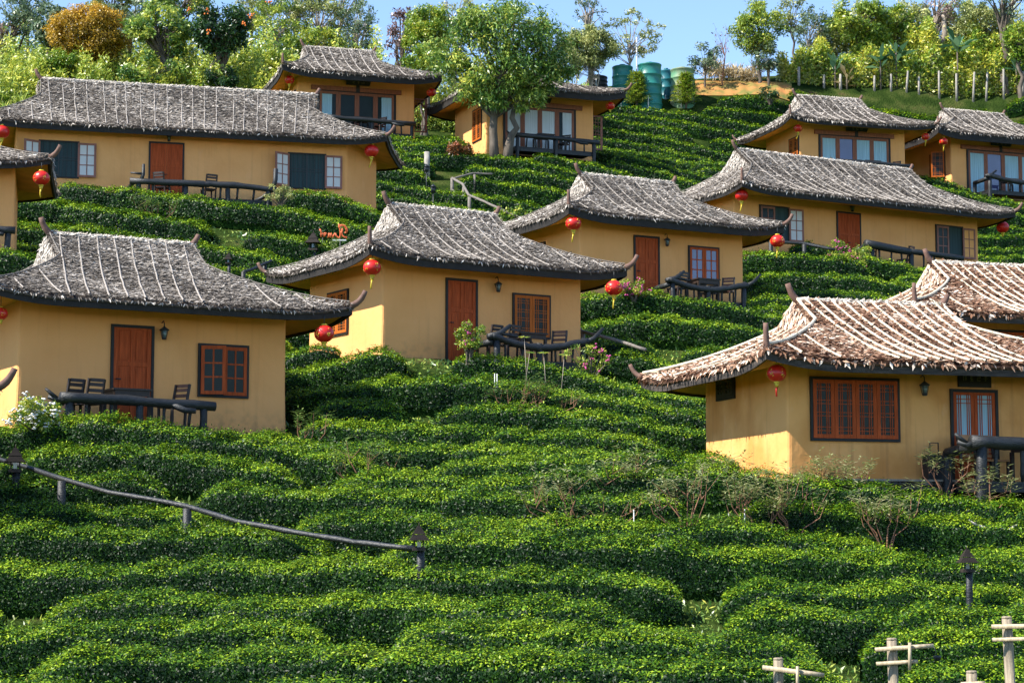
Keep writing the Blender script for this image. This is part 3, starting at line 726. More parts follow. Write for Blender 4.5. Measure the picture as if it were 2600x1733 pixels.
def window(root, x0, x1, z0, z1, m='redwood', glass='glass', n=2, lattice=False, angles=None, dark='darkcurtain', T=None, bars=False, lm=None, cover=None):
    """frame on the wall; leaves of width (x1-x0)/n; angles: opening of each leaf in degrees"""
    e = None
    b = MB(); d = .055
    b.box((x0, -d, z0), (x0+.05, .01, z1)).box((x1-.05, -d, z0), (x1, .01, z1)).box((x0+.05, -d, z0), (x1-.05, .01, z0+.05)).box((x0+.05, -d, z1-.05), (x1-.05, .01, z1))
    fr = b.build('window', M['frame'], root)
    b = MB(); b.box((x0+.05, -.012, z0+.05), (x1-.05, .008, z1-.05)); b.build('curtain', M[dark], fr)
    if bars:
        b = MB()
        for q in np.linspace(.1, .9, 9): b.box((x0+(x1-x0)*q-.008, -.035, z0+.05), (x0+(x1-x0)*q+.008, -.022, z1-.05))
        for q in (.48, .55): b.box((x0+.05, -.037, z0+(z1-z0)*q), (x1-.05, -.020, z0+(z1-z0)*q+.014))
        b.box(((x0+x1)/2-.02, -.045, z0+.05), ((x0+x1)/2+.02, -.018, z1-.05))
        b.build('window_bars', M['batten'] if False else M['iron'], fr)
    if angles is None: angles = [0]*n
    lw = (x1-x0-.10)/n if lm is None else lm
    for i, an in enumerate(angles):
        if an is None: continue
        f, p = leaf_panel(lw-.006, z1-z0-.11, m, glass, lattice=lattice)
        left = i < n/2 if abs(an) > 1 else True
        fo = f.build('shutter', M[m], root); g = glass if not (cover and abs(an) > 60) else cover
        po = p.build('pane', M[g], fo)
        if abs(an) < 1: set_tr(fo, x0+.053+lw*i, -.045, z0+.055, 0)
        elif i < n/2: set_tr(fo, x0+.053+(lw*i if n > 2 else 0), -.07, z0+.055, -R(an))
        else: set_tr(fo, x1-.053, -.07, z0+.055, math.pi+R(an))
    if T is not None:
        for o in [fr]+[c for c in root.children if c.name.startswith('shutter') and c.get('_new') is None]: pass
    return fr
def side_window(root, y0, y1, z0, z1, m='orangewood', open_=(0, 0), lattice=True):
    """window on the left wall (x=0), y0 nearest the front"""
    e = []
    b = MB(); d = .05
    b.box((-d, y0, z0), (.01, y0+.045, z1)).box((-d, y1-.045, z0), (.01, y1, z1)).box((-d, y0+.045, z0), (.01, y1-.045, z0+.045)).box((-d, y0+.045, z1-.045), (.01, y1-.045, z1))
    fr = b.build('window', M['frame'], root)
    b = MB(); b.box((-.012, y0+.045, z0+.045), (.008, y1-.045, z1-.045)); b.build('curtain', M['darkcurtain'], fr)
    lw = (y1-y0-.09)/2
    for i, an in enumerate(open_):
        f, p = leaf_panel(lw-.005, z1-z0-.10, m, 'glass', lattice=lattice)
        fo = f.build('shutter', M[m], root); p.build('pane', M['glass'], fo)
        if i == 0: set_tr(fo, -.045, y1-.047, z0+.05, -math.pi/2-R(an))    # far leaf hinged at the far side
        else: set_tr(fo, -.045, y0+.047, z0+.05, math.pi/2+R(an))
    return fr
def wall_lamp(root, x, z, kind=0, y=-.05):
    b = MB(); b.tube([(x, .02, z+.22), (x, -.10, z+.26), (x, -.15, z+.20), (x, -.15, z+.13)], .012, 6)
    b.lathe([(.005, .15), (.03, .12), (.115, .06), (.10, .045)], (x, -.15, z), 8)
    b.lathe([(.045, -.15), (.06, -.12), (.055, -.10)], (x, -.15, z), 8)
    for q in range(4):
        a = math.pi/4+q*math.pi/2; b.tube([(x+.085*math.cos(a), -.15+.085*math.sin(a), z+.05), (x+.055*math.cos(a), -.15+.055*math.sin(a), z-.10)], .007, 4)
    o = b.build('wall_lamp', M['iron'], root)
    g = MB(); g.lathe([(.045, -.10), (.07, .04)], (x, -.15, z), 8); g.build('lamp_glass', M['lampglass'], o)
    return o
def sliding(root, x0, x1, z1, beam0, beam1, beamz, sign=None, curtains=('curtain', None, None, 'curtain'), z0=-.05):
    fr = MB(); fr.box((x0+.1, -.048, z1), (x1-.1, .02, z1+.05)); fr.box((x0, -.05, z0), (x0+.10, .02, z1+.05)).box((x1-.10, -.05, z0), (x1, .02, z1+.05)); frm = fr.build('door_frame', M['frame'], root)
    w_ = (x1-x0-.2)/4
    for i in range(4):
        a = x0+.10+w_*i; c = a+w_
        b = MB(); s = .11
        b.box((a+.003, -.045, z0), (a+s, .01, z1)).box((c-s, -.045, z0), (c-.003, .01, z1)).box((a+s, -.045, z1-.12), (c-s, .01, z1)).box((a+s, -.045, z0), (c-s, .01, z0+.12))
        d = b.build('sliding_door', M['doorwood'], root)
        cu = curtains[i]
        g = MB(); g.box((a+s, -.004, z0+.12), (c-s, .008, z1-.12)); g.build('pane', M['glass'] if cu != 'sky' else M['skyglass'], d)
        if cu not in (None, 'sky'):
            mname = cu.strip('<>'); q0, q1 = (a+s, c-s)
            if cu.startswith('<'): q1 = q0+(q1-q0)*.72
            if cu.startswith('>'): q0 = q1-(q1-q0)*.72
            g = MB(); n = 14; V = []
            for k in range(n+1):
                x = q0+(q1-q0)*k/n; V += [(x, -.018-.010*(k % 2), z0+.13), (x, -.018-.010*(k % 2), z1-.13)]
            g.add(V, [(2*k, 2*k+2, 2*k+3, 2*k+1) for k in range(n)]); g.build('curtain', M[mname], d)
    b = MB(); b.box((beam0, -.11, beamz), (beam1, .01, beamz+.21)); b.build('door_beam', M['doorwood'], root)
    if sign:
        sx0, sx1, sz0, sz1, glyph = sign
        b = MB(); T = Matrix.Rotation(R(-16), 4, 'X')
        V = [(sx0+.06, -.14, sz0), (sx1-.06, -.14, sz0), (sx1, -.26, sz1), (sx0, -.26, sz1)]; V2 = [(v[0], v[1]+.05, v[2]) for v in V]
        b.add(V+V2, [(0, 1, 2, 3), (7, 6, 5, 4), (0, 4, 5, 1), (1, 5, 6, 2), (2, 6, 7, 3), (3, 7, 4, 0)])
        b.box(((sx0+sx1)/2-.09, -.12, beamz-.02), ((sx0+sx1)/2+.09, -.112, sz0+.02))
        o = b.build('name_board', M['frame'], root)
        strokes(o, glyph, (sx0+sx1)/2, (sz0+sz1)/2, (sz1-sz0)*.55, -.215, .022)
M['doorwood'] = mat('sliding_door_wood', (.27, .085, .035), .55, .3, 3, stretch=(7, 7, .8), bump=.2)
GLY = {  # simple brush strokes in a unit square
 'a': [((.5, 1), (.5, .1)), ((.1, .6), (.1, .1)), ((.9, .6), (.9, .1)), ((.1, .1), (.9, .1))],
 'b': [((.2, .9), (.8, .9)), ((.5, .9), (.5, .5)), ((.1, .55), (.9, .55)), ((.5, .5), (.5, .05)), ((.5, .05), (.3, .12))],
 'c': [((.15, .95), (.85, .95)), ((.85, .95), (.85, .6)), ((.85, .6), (.2, .6)), ((.2, .6), (.2, .1)), ((.2, .1), (.9, .1))],
 'd': [((.1, .8), (.45, .8)), ((.28, .95), (.28, .05)), ((.55, .9), (.95, .9)), ((.75, .9), (.75, .1)), ((.55, .5), (.95, .5))],
 'e': [((.2, .9), (.8, .85)), ((.5, .9), (.2, .4)), ((.2, .4), (.8, .45)), ((.5, .5), (.5, .05)), ((.2, .05), (.85, .05))],
}
def strokes(parent, word, cx, cz, s, y, r, m='goldfade', xs_=1.0):
    b = MB(); n = len(word)
    for i, ch in enumerate(word):
        ox = cx+(i-(n-1)/2)*s*1.55*xs_-s/2
        for (p, q) in GLY[ch]: b.bar((ox+p[0]*s, y, cz-s/2+p[1]*s), (ox+q[0]*s, y, cz-s/2+q[1]*s), r, .012)
    return b.build('lettering', M[m], parent)
# ------------------------------------------------------------------ decks with charred logs
def log(b, pts_, r, n=9, jit=.05):
    P = [np.array(p, float) for p in pts_]; out = []; rad = []
    k = len(P)-1
    for i in range(k):
        for q in np.linspace(0, 1, 5)[:-1]:
            out.append(P[i]*(1-q)+P[i+1]*q)
    out.append(P[-1]); m = len(out)
    for i in range(m):
        out[i] = out[i]+np.array([random.uniform(-1, 1)*r*.10 for _ in range(3)])
        rad.append(r*(1+random.uniform(-.12, .12)))
    b.tube(out, rad, n, jit=jit)
def deck(h, label, x0, x1, y, zr, style=0, zfloor=-.12, group='log decks in front of the cottages', posts=None, r=.085, low=1.1):
    root = thing('log_deck', label, 'deck', tuple(toworld(h, 0, 0, 0)), h['rz'], group)
    b = MB()
    for i in range(int(y/.15)): b.box((x0, -y+.15*i+.01, zfloor-.05), (x1, -y+.15*i+.14, zfloor))
    b.build('deck_floor', M['charlog'], root)
    b = MB(); b.box((x0, -y+.02, zfloor-.20), (x1, -y+.14, zfloor-.055)).box((x0+.02, -y+.15, zfloor-.2), (x0+.14, -.1, zfloor-.055)); b.build('deck_beam', M['charlog'], root)
    posts = posts or [x0+.1, (x0+x1)/2, x1-.1]
    for px_ in posts:
        w0 = toworld(h, px_, -y); zg = gz(w0[0], w0[1])-h['Z']-.2
        b = MB(); log(b, [(px_, -y-.02, zg), (px_+random.uniform(-.04, .04), -y-.02, zr)], r*.95); b.build('post', M['charlog'], root)
    b = MB()
    if style == 'bow':   # rail that bows down in the middle
        n = 9; P = [(x0-.05+(x1-x0+.1)*q, -y-.04, zr+.10-.24*math.sin(math.pi*min(1, q*1.05))+.02) for q in np.linspace(0, 1, n)]
        log(b, P, r*1.12)
    elif style == 'slope':
        log(b, [(x0-.1, -y-.04, zr+.16), (x0+(x1-x0)*.45, -y-.04, zr+.03), ], r*1.5); log(b, [(x0+(x1-x0)*.42, -y-.04, zr+.04), (x1+.2, -y-.04, zr-.04)], r*1.1)
    elif style == 'knob':
        log(b, [(x0-.15, -y-.04, zr+.02), (x0+(x1-x0)*.5, -y-.06, zr), (x0+(x1-x0)*.55, -y-.04, zr+.02), (x0+(x1-x0)*.72, -y-.04, zr+.02), (x1+.15, -y-.04, zr-.08)], r*1.15)
    else:
        log(b, [(x0-.12, -y-.04, zr+.04), (x0+(x1-x0)*.4, -y-.04, zr+.02), (x1+.12, -y-.04, zr-.03)], r*1.2)
    b.build('rail', M['charlog'], root)
    # left return rail and end branches
    b = MB(); log(b, [(x0-.02, -y-.02, zr-.02), (x0-.12, -y*.45, zr-.12)], r*.95); b.build('rail', M['charlog'], root)
    w0 = toworld(h, x0-.12, -y*.45); zg = gz(w0[0], w0[1])-h['Z']-.2
    b = MB(); log(b, [(x0-.12, -y*.45, zg), (x0-.12, -y*.45, zr-.1)], r*.9); b.build('post', M['charlog'], root)
    def branch(p, q, r0, r1, side=None):
        b = MB(); p = np.array(p); q = np.array(q); m_ = (p+q)/2+np.array([.03, 0, -.05])
        b.tube([p, m_, q], [r0, (r0+r1)/2, r1], 7, jit=.1)
        if side is not None: b.tube([m_, np.array(side)], [r1*1.1, r1*.6], 6, jit=.1)
        b.build('branch', M['charlog'], root)
    if style == 'bow':
        branch((x1-.1, -y-.04, zr+.05), (x1+.55, -y-.02, zr+.50), .075, .045)
        branch((x0-.15, -y-.04, zr+.08), (x0+.55, -y+.05, zr+.42), .09, .05, (x0+.75, -y+.02, zr+.14))
        branch((x1-.35, -y-.02, zr+.02), (x1+.02, -y+.1, zr+.22), .06, .05)
    elif style == 'knob':
        branch((x0+.25, -y-.04, zr+.02), (x0+.32, -y-.02, zr+.62), .07, .05, (x0-.12, -y, zr+.30))
        branch((x1+.02, -y-.04, zr-.02), (x1+.10, -y-.02, zr+.68), .085, .08)
        branch((x0-.45, -y+.1, zr-.35), (x0+.25, -y+.1, zr-.25), .07, .09)
        branch((x1-.62, -y+.3, zr-.45), (x1-.1, -y+.1, zr-.12), .05, .075)
    elif style == 'slope':
        branch((x0-.12, -y-.02, zr+.10), (x0-.55, -y+.2, zr-.05), .075, .04)
        branch((x1-.75, -y+.1, zr-.38), (x1+.0, -y, zr-.08), .05, .06)
    else:
        branch((x0-.02, -y-.03, zr+.02), (x0-.35, -y+.05, zr+.05), .085, .05, (x0-.42, -y, zr+.2))
        branch((x0+(x1-x0)*.72, -y-.05, zr-.02), (x0+(x1-x0)*.88, -y-.22, zr-.16), .07, .055)
    # slim uprights between rail and floor
    for q in np.linspace(.14, .86, 5 if x1-x0 < 4 else 7):
        xx = x0+(x1-x0)*q
        if min(abs(xx-p) for p in posts) < .15: continue
        b = MB(); log(b, [(xx, -y+.03, zfloor), (xx+random.uniform(-.05, .05), -y+.0, zr)], r*.42, 6); b.build('baluster', M['charlog'], root)
    return root
def chair(h, x, y, rot, label, z=-.12, m='redfurn', lattice=False, tilt=0, group='wooden chairs on the decks'):
    t = thing('wooden_chair', label, 'chair', tuple(toworld(h, x, y, z)), h['rz']+rot, group)
    b = MB(); b.box((-.22, -.22, .40), (.22, .22, .44)); b.build('seat', M[m], t)
    for sx, sy in ((-.19, -.19), (.19, -.19)): b = MB(); b.bar((sx, sy, 0), (sx, sy, .40), .045, .045); b.build('leg', M['darkfurn'], t)
    for sx in (-.19, .19): b = MB(); b.bar((sx, .19, 0), (sx, .22, .42), .045, .045); b.bar((sx, .22, .42), (sx, .33, .92), .045, .045); b.build('leg', M['darkfurn'], t)
    b = MB()
    if lattice:
        b.box((-.17, .29, .78), (.17, .33, .93)).box((-.17, .26, .50), (.17, .29, .55))
        for z_ in (.60, .68): b.box((-.17, .275, z_), (.17, .295, z_+.02))
        for x_ in (-.09, 0, .09): b.box((x_-.01, .274, .55), (x_+.01, .294, .78))
    else:
        for z_ in (.56, .68, .80, .89): b.box((-.17, .23+.11*(z_-.42)/.5, z_-.035), (.17, .255+.11*(z_-.42)/.5, z_+.035))
    b.build('backrest', M[m], t)
    return t
def table(h, x, y, label, z=-.12, w_=.85, d=.8, group='dark wooden tables on the decks'):
    t = thing('wooden_table', label, 'table', tuple(toworld(h, x, y, z)), h['rz'], group)
    b = MB(); b.box((-w_/2, -d/2, .72), (w_/2, d/2, .76)); b.box((-w_/2+.05, -d/2+.04, .60), (w_/2-.05, -d/2+.07, .72)); b.box((-w_/2+.05, d/2-.07, .60), (w_/2-.05, d/2-.04, .72))
    b.box((-w_/2+.04, -d/2+.07, .60), (-w_/2+.07, d/2-.07, .72)); b.build('tabletop', M['darkfurn'], t)
    for sx in (-1, 1):
        for sy in (-1, 1): b = MB(); b.bar((sx*(w_/2-.06), sy*(d/2-.06), 0), (sx*(w_/2-.06), sy*(d/2-.06), .60), .07, .07); b.build('leg', M['darkfurn'], t)
    return t
def lantern(px_, py_, Y, r, label, mark=True, tassel='gold', tail=1.0, dull=False):
    p = at(px_, py_, Y); r = r*Y/FPX
    t = thing('red_lantern', label, 'lantern', tuple(p), random.uniform(0, 1), 'red paper lanterns hung under the eaves')
    prof = [(r*max(.28, math.sqrt(max(0, 1-(z*.98)**2))), r*.84*z) for z in np.linspace(-1, 1, 13)]
    b = MB(); b.lathe(prof, (0, 0, 0), 24, 0, .045, 14); b.build('lantern_body', M['lantern'], t)
    b = MB(); b.lathe([(r*.30, 0), (r*.32, .10*r), (r*.28, .16*r)], (0, 0, r*.80), 12); b.build('cap', M['gold'], t)
    b = MB(); b.lathe([(r*.26, 0), (r*.32, .16*r)], (0, 0, -r*.98), 12); b.lathe([(r*.12, 0), (r*.24, .40*r)], (0, 0, -r*1.38), 8); b.build('cap', M['gold'], t)
    if tail: b = MB(); b.tube([(0, 0, -r*1.3), (-r*.1, 0, -r*1.7), (-r*.25*tail, 0, -r*2.3)], [r*.13, r*.07, r*.09], 6); b.build('tassel', M['gold' if tassel == 'gold' else 'lantern'], t)
    b = MB(); b.tube([(0, 0, r*.9), (0, 0, r*.95+.22)], .008, 4); b.build('cord', M['iron'], t)
    if mark:
        b = MB(); rr = random.Random(int(px_))
        for k in range(5):
            az = 2*math.pi*k/5-t.rotation_euler.z+.3
            for _ in range(9):
                a2 = az+rr.uniform(-.2, .2); zc = rr.uniform(-.5, .5); a3 = a2+rr.uniform(-.12, .12); z3 = zc+rr.uniform(-.15, .15)
                q = lambda a, z: (1.0*r*math.sqrt(1-(z*.98)**2)*math.cos(a), 1.0*r*math.sqrt(1-(z*.98)**2)*math.sin(a), r*.84*z)
                b.bar(q(a2, zc), q(a3, z3), r*.055, r*.055)
        b.build('painted_mark', M['gold'], t)
    return t
#PART4
# ------------------------------------------------------------------ the cottages
GRP = 'thatched ochre cottages on the hillside'
def house(k, name, label, brown=False, wallm='plaster', nb=None, bw=.028, cham=None, zb=-1.4):
    h = H[k]; r = thing(name, label, 'cottage' if k not in 'AH' else 'long house', tuple(toworld(h, 0, 0, 0)), h['rz'], GRP)
    walls(h, r, M[wallm], zb, cham); roof(h, r, brown, nb, bw); return h, r
H['F1']['fan'] = -.75; H['A']['fan'] = .15
# front left
h, r = house('F1', 'thatched_cottage', 'grey thatched cottage at front left whose small window has one leaf ajar', nb=8, bw=.030)
door(r, 2.0, 2.96, 2.12); window(r, 3.97, 5.15, .64, 1.81, n=2, angles=[24, 0]); wall_lamp(r, 3.14, 1.98)
# middle
h, r = house('C', 'thatched_cottage', 'ochre cottage in the middle of the slope with lattice windows and a sunlit left wall', nb=8, bw=.028)
door(r, 1.85, 2.81, 2.12); window(r, 3.89, 5.08, .67, 1.86, m='orangewood', n=2, lattice=True); wall_lamp(r, 3.37, 1.98)
side_window(r, 1.87, 3.1, .72, 1.92)
# right of centre
h, r = house('E', 'thatched_cottage', 'ochre cottage right of centre whose small window panes look lavender', nb=8, bw=.026)
door(r, 1.98, 2.95, 2.11); window(r, 4.05, 5.25, .68, 1.92, n=2, glass='skyglass'); wall_lamp(r, 3.17, 1.96)
side_window(r, 2.2, 3.2, .9, 2.05)
# front right, brown thatch
h, r = house('G', 'thatched_cottage', 'brown thatched stained cottage at front right with a wide four-leaf lattice window', True, 'stained', nb=11, bw=.040)
window(r, .47, 2.37, 1.06, 2.30, n=4, lattice=True); door(r, 3.48, 4.53, 2.13, 2, z0=.25, glazed=True); wall_lamp(r, 2.86, 2.12)
side_window(r, 2.5, 3.45, 2.05, 2.52, m='frame', lattice=False)
b = MB(); b.box((3.66, -.06, 2.17), (4.38, -.005, 2.47)); nb_ = b.build('name_board', M['frame'], r)
strokes(nb_, 'decb', 4.02, 2.34, .10, -.068, .012)
h, r = house('G2', 'thatched_cottage', 'brown thatched cottage cut off by the right edge, behind the front right cottage', True, 'stained', nb=11, bw=.040)
window(r, 1.3, 3.0, 1.3, 2.25, n=4, lattice=True, glass='paper')
# left edge
h, r = house('F00', 'thatched_cottage', 'cottage beyond the left edge, only the tip of a roof horn in view')
door(r, 2.0, 2.95, 2.1); window(r, 4.0, 5.2, .65, 1.85)
h, r = house('F0', 'thatched_cottage', 'ochre cottage cut off by the left edge with a red lantern under its right eave')
door(r, 2.0, 2.95, 2.1); window(r, 4.0, 5.2, .65, 1.85)
# long houses
h, r = house('A', 'long_thatched_house', 'long ochre house at upper left with a double door between two windows with open shutters', nb=21, bw=.026, cham=(1.55, 2.3))
door(r, 4.59, 5.84, 2.12, 2); wall_lamp(r, 5.28, 2.28)
for x0, x1 in ((.78, 2.18), (9.54, 10.94)): window(r, x0, x1, .66, 1.98, m='pinkwood', n=2, angles=[150, 178], bars=True, cover='paper', lm=.64)
h, r = house('H', 'long_thatched_house', 'long ochre house at upper right with a plain wooden door and half-open shutters', nb=17, bw=.026, cham=(.55, 1.1))
door(r, 4.82, 6.0, 2.14, 2); wall_lamp(r, 5.5, 2.3)
window(r, 1.16, 2.56, .72, 2.08, m='pinkwood', n=2, angles=[0, 176], cover='paper', lm=.66)
window(r, 9.77, 11.2, .70, 2.03, m='pinkwood', n=2, angles=[0, 176], cover='plaster', lm=.62)
# upper cottages with sliding doors
h, r = house('B1', 'thatched_cottage', 'top cottage left of the big tree, blue curtains at both ends of its glass doors', nb=7)
sliding(r, .96, 4.75, 2.05, .65, 5.0, 2.09, (2.26, 3.5, 2.40, 2.66, 'cba'), ('<curtain', None, None, '>curtain'))
side_window(r, .35, 1.3, 1.0, 2.1)
h, r = house('B2', 'thatched_cottage', 'ochre cottage half hidden behind the big tree, with an orange side shutter in the sun', nb=7)
sliding(r, .84, 4.49, 2.12, .60, 4.80, 2.16, (2.1, 3.2, 2.36, 2.6, 'abd'), ('palecurtain', 'palecurtain', 'palecurtain', '>palecurtain'))
side_window(r, .5, 1.7, .55, 2.1)
h, r = house('D1', 'thatched_cottage', 'ochre cottage at top right, the left of two, with pale curtains in its sliding doors', nb=7)
sliding(r, 1.02, 4.95, 2.02, .8, 5.14, 2.06, (2.43, 3.68, 2.30, 2.56, 'ecd'), ('curtain', 'sky', 'curtain', 'curtain'))
side_window(r, .05, 1.2, .7, 1.95)
h, r = house('D2', 'thatched_cottage', 'ochre cottage at the top right edge with orange shutters open on its sunlit left wall', nb=7)
sliding(r, .94, 5.38, 2.26, .59, 5.66, 2.31, (2.33, 3.65, 2.60, 2.88, 'dac'), ('curtain', 'sky', 'curtain', 'curtain'))
side_window(r, .5, 1.94, .83, 2.28, open_=(0, 62))
def lattice_shutter(k, name='lattice_shutter'):
    h = H[k]; root = [o for o in C.objects if o.get('category') == 'cottage' and abs(o.location.x-toworld(h, 0, 0, 0)[0]) < .01][0]
    b = MB(); W = h['W']; x0, x1, z0, z1, y = W+.02, W+.85, .55, 2.2, .9
    b.box((x0, y-.03, z0), (x0+.06, y, z1)).box((x1-.08, y-.03, z0), (x1, y, z1)).box((x0, y-.03, z1-.07), (x1, y, z1)).box((x0, y-.03, z0), (x1, y, z0+.07))
    for q in np.linspace(.12, .88, 6): b.box((x0+(x1-x0)*q-.01, y-.025, z0), (x0+(x1-x0)*q+.01, y-.01, z1))
    for q in (.1, .2, .45, .55, .8, .9): b.box((x0, y-.024, z0+(z1-z0)*q-.01), (x1, y-.012, z0+(z1-z0)*q+.01))
    b.build(name, M['pinkwood'], root)
lattice_shutter('B1'); lattice_shutter('B2')
# ------------------------------------------------------------------ decks and what stands on them
deck(H['F1'], 'charred log deck in front of the front left cottage', .45, 3.5, 1.9, .33)
deck(H['C'], 'log deck with bowed rail and forked branches before the middle cottage', 2.15, 4.95, 1.9, .32, 'bow')
deck(H['E'], 'log deck with bowed rail before the cottage with lavender panes', 2.15, 5.0, 1.9, .33, 'bow')
deck(H['G'], 'thick log deck at the right edge before the brown thatched cottage', 3.15, 6.3, 1.55, .95, 'plain', .26, r=.105)
deck(H['A'], 'long log deck with a knobbly rail before the long house at upper left', 3.95, 8.75, 1.8, .33, 'knob', posts=[4.1, 5.7, 7.2, 8.6], r=.095)
deck(H['H'], 'log deck with a thick sloping rail before the long house at upper right', 4.8, 9.3, 1.8, .46, 'slope', -.1, posts=[5.0, 6.9, 7.9, 9.2], r=.095)
deck(H['B1'], 'raised log deck of the top cottage left of the big tree', 1.2, 5.2, 1.6, .42, 'plain', -.1, r=.09)
deck(H['B2'], 'raised log deck of the cottage behind the big tree', .8, 4.8, 1.6, .38, 'plain', -.1, r=.09)
deck(H['D1'], 'raised log deck of the left cottage at top right, mostly behind a roof', 1.3, 5.2, 1.6, .40, 'plain', -.1, r=.09)
deck(H['D2'], 'raised log deck of the cottage at the top right edge', 1.0, 6.2, 1.78, .50, 'bow', -.1, r=.11)
deck(H['F0'], 'end of a log deck at the left edge beside the cut-off cottage', 4.3, 6.0, 1.5, .55, 'plain', -.1)
b_ = [('F1', 2.0, -1.1, -.12, 'dark table before the red door of the front left cottage'), ('C', 3.62, -1.15, -.12, 'dark table under the lattice window of the middle cottage'),
      ('E', 3.85, -1.15, -.12, 'dark table under the lavender window panes'), ('G', 4.9, -.85, .27, 'dark table at the right edge beside the two light chairs'),
      ('B1', 2.9, -.9, -.1, 'table on the deck of the top cottage left of the big tree'), ('B2', 2.5, -.9, -.1, 'table on the deck of the cottage behind the big tree'),
      ('D1', 3.4, -.8, -.1, 'table on the deck of the left cottage at top right'), ('D2', 2.9, -1.0, -.1, 'table on the deck of the cottage at the top right edge')]
for k, x, y, z, l in b_: table(H[k], x, y, l, z)
cl = [('F1', .75, -1.0, .35+math.pi, 'tipped dark chair, leftmost on the front left deck', 'darkfurn', 0), ('F1', 1.10, -1.25, .3+math.pi, 'dark chair between the leftmost chair and the table at front left', 'darkfurn', 0),
      ('F1', 2.95, -1.2, -1.1, 'slatted chair right of the table at front left', 'redfurn', 0), ('C', 2.55, -1.0, .3+math.pi, 'leftmost dark chair on the deck of the middle cottage', 'darkfurn', 0),
      ('C', 2.98, -1.2, .25+math.pi, 'chair just left of the table at the middle cottage', 'darkfurn', 0), ('C', 4.5, -1.2, -.9, 'slatted reddish chair right of the table at the middle cottage', 'redfurn', 0),
      ('E', 2.9, -1.1, .3+math.pi, 'chair left of the table under the lavender panes', 'darkfurn', 0), ('E', 4.7, -1.2, -.9, 'slatted chair right of the table under the lavender panes', 'redfurn', 0),
      ('E', 4.45, -.6, -.9, 'darker chair by the wall behind the slatted chair, under the lavender panes', 'darkfurn', 0),
      ('G', 3.62, -.75, .2, 'light wooden chair with cut-out back, left of a pair at the right edge', 'lightfurn', .27), ('G', 4.02, -.70, .15, 'light wooden chair with cut-out back, right of a pair at the right edge', 'lightfurn', .27),
      ('B1', 3.7, -1.0, -.9, 'reddish chair on the deck of the top cottage left of the big tree', 'redfurn', 0), ('B2', 3.5, -.9, -.8, 'chair on the deck of the cottage behind the big tree', 'darkfurn', 0),
      ('D1', 4.75, -.8, -.9, 'chair on the deck of the left cottage at top right', 'redfurn', 0), ('A', 5.0, -1.0, 2.6, 'dark chair left on the long deck at upper left', 'darkfurn', 0), ('A', 6.6, -1.0, 3.4, 'dark chair in the middle of the long deck at upper left', 'darkfurn', 0),
      ('H', 5.5, -1.1, 2.7, 'reddish chair left on the deck of the long house at upper right', 'redfurn', 0), ('H', 7.3, -1.0, 3.5, 'reddish chair in the middle of the deck of the long house at upper right', 'redfurn', 0)]
M['lightfurn'] = mat('light_chair_wood', (.42, .19, .07), .5, .25, 8)
for k, x, y, a, l, m_, z in cl: chair(H[k], x, y, a, l, (z-.0 if z else -.12), m_, lattice=(m_ == 'lightfurn'))
# suitcase beside the front right deck
h = H['G']; t = thing('suitcase', 'dark wheeled suitcase with raised handle beside the log deck at right', 'suitcase', tuple(toworld(h, 2.93, -.35, .30)), h['rz'])
b = MB(); b.box((-.20, -.12, .03), (.20, .12, .50)); o = b.build('shell', M['case'], t)
b = MB(); b.tube([(-.09, 0, .5), (-.09, 0, .74), (.09, 0, .74), (.09, 0, .5)], .014, 6); b.build('handle', M['case'], t)
for s in (-.15, .15): b = MB(); b.lathe([(.03, -.012), (.03, .012)], (s, -.08, .03), 8); b.build('wheel', M['iron'], t)
# stone plinth under the front right cottage
h = H['G']; t = thing('stone_plinth', 'low dark rubble stone ledge along the foot of the front right cottage', 'stone ledge', tuple(toworld(h, 0, 0, 0)), h['rz'])
V = []; b = MB()
for i in range(46):
    x = .75+i*.055+random.uniform(-.02, .02); 
    for z in (.02, .14, .24):
        s = random.uniform(.05, .09); y = -.42+random.uniform(-.05, .05)
        q = MB(); b.lathe([(s*.5, -s*.6), (s, -s*.2), (s*.9, s*.3), (s*.4, s*.6)], (x, y, z), 7)
b.box((.75, -.40, -.3), (3.35, -.02, .28)); b.build('stones', M['stone'], t)
b = MB(); b.box((.70, -.50, .285), (3.35, -.03, .325)); b.build('ledge_top', M['palebark'], t)
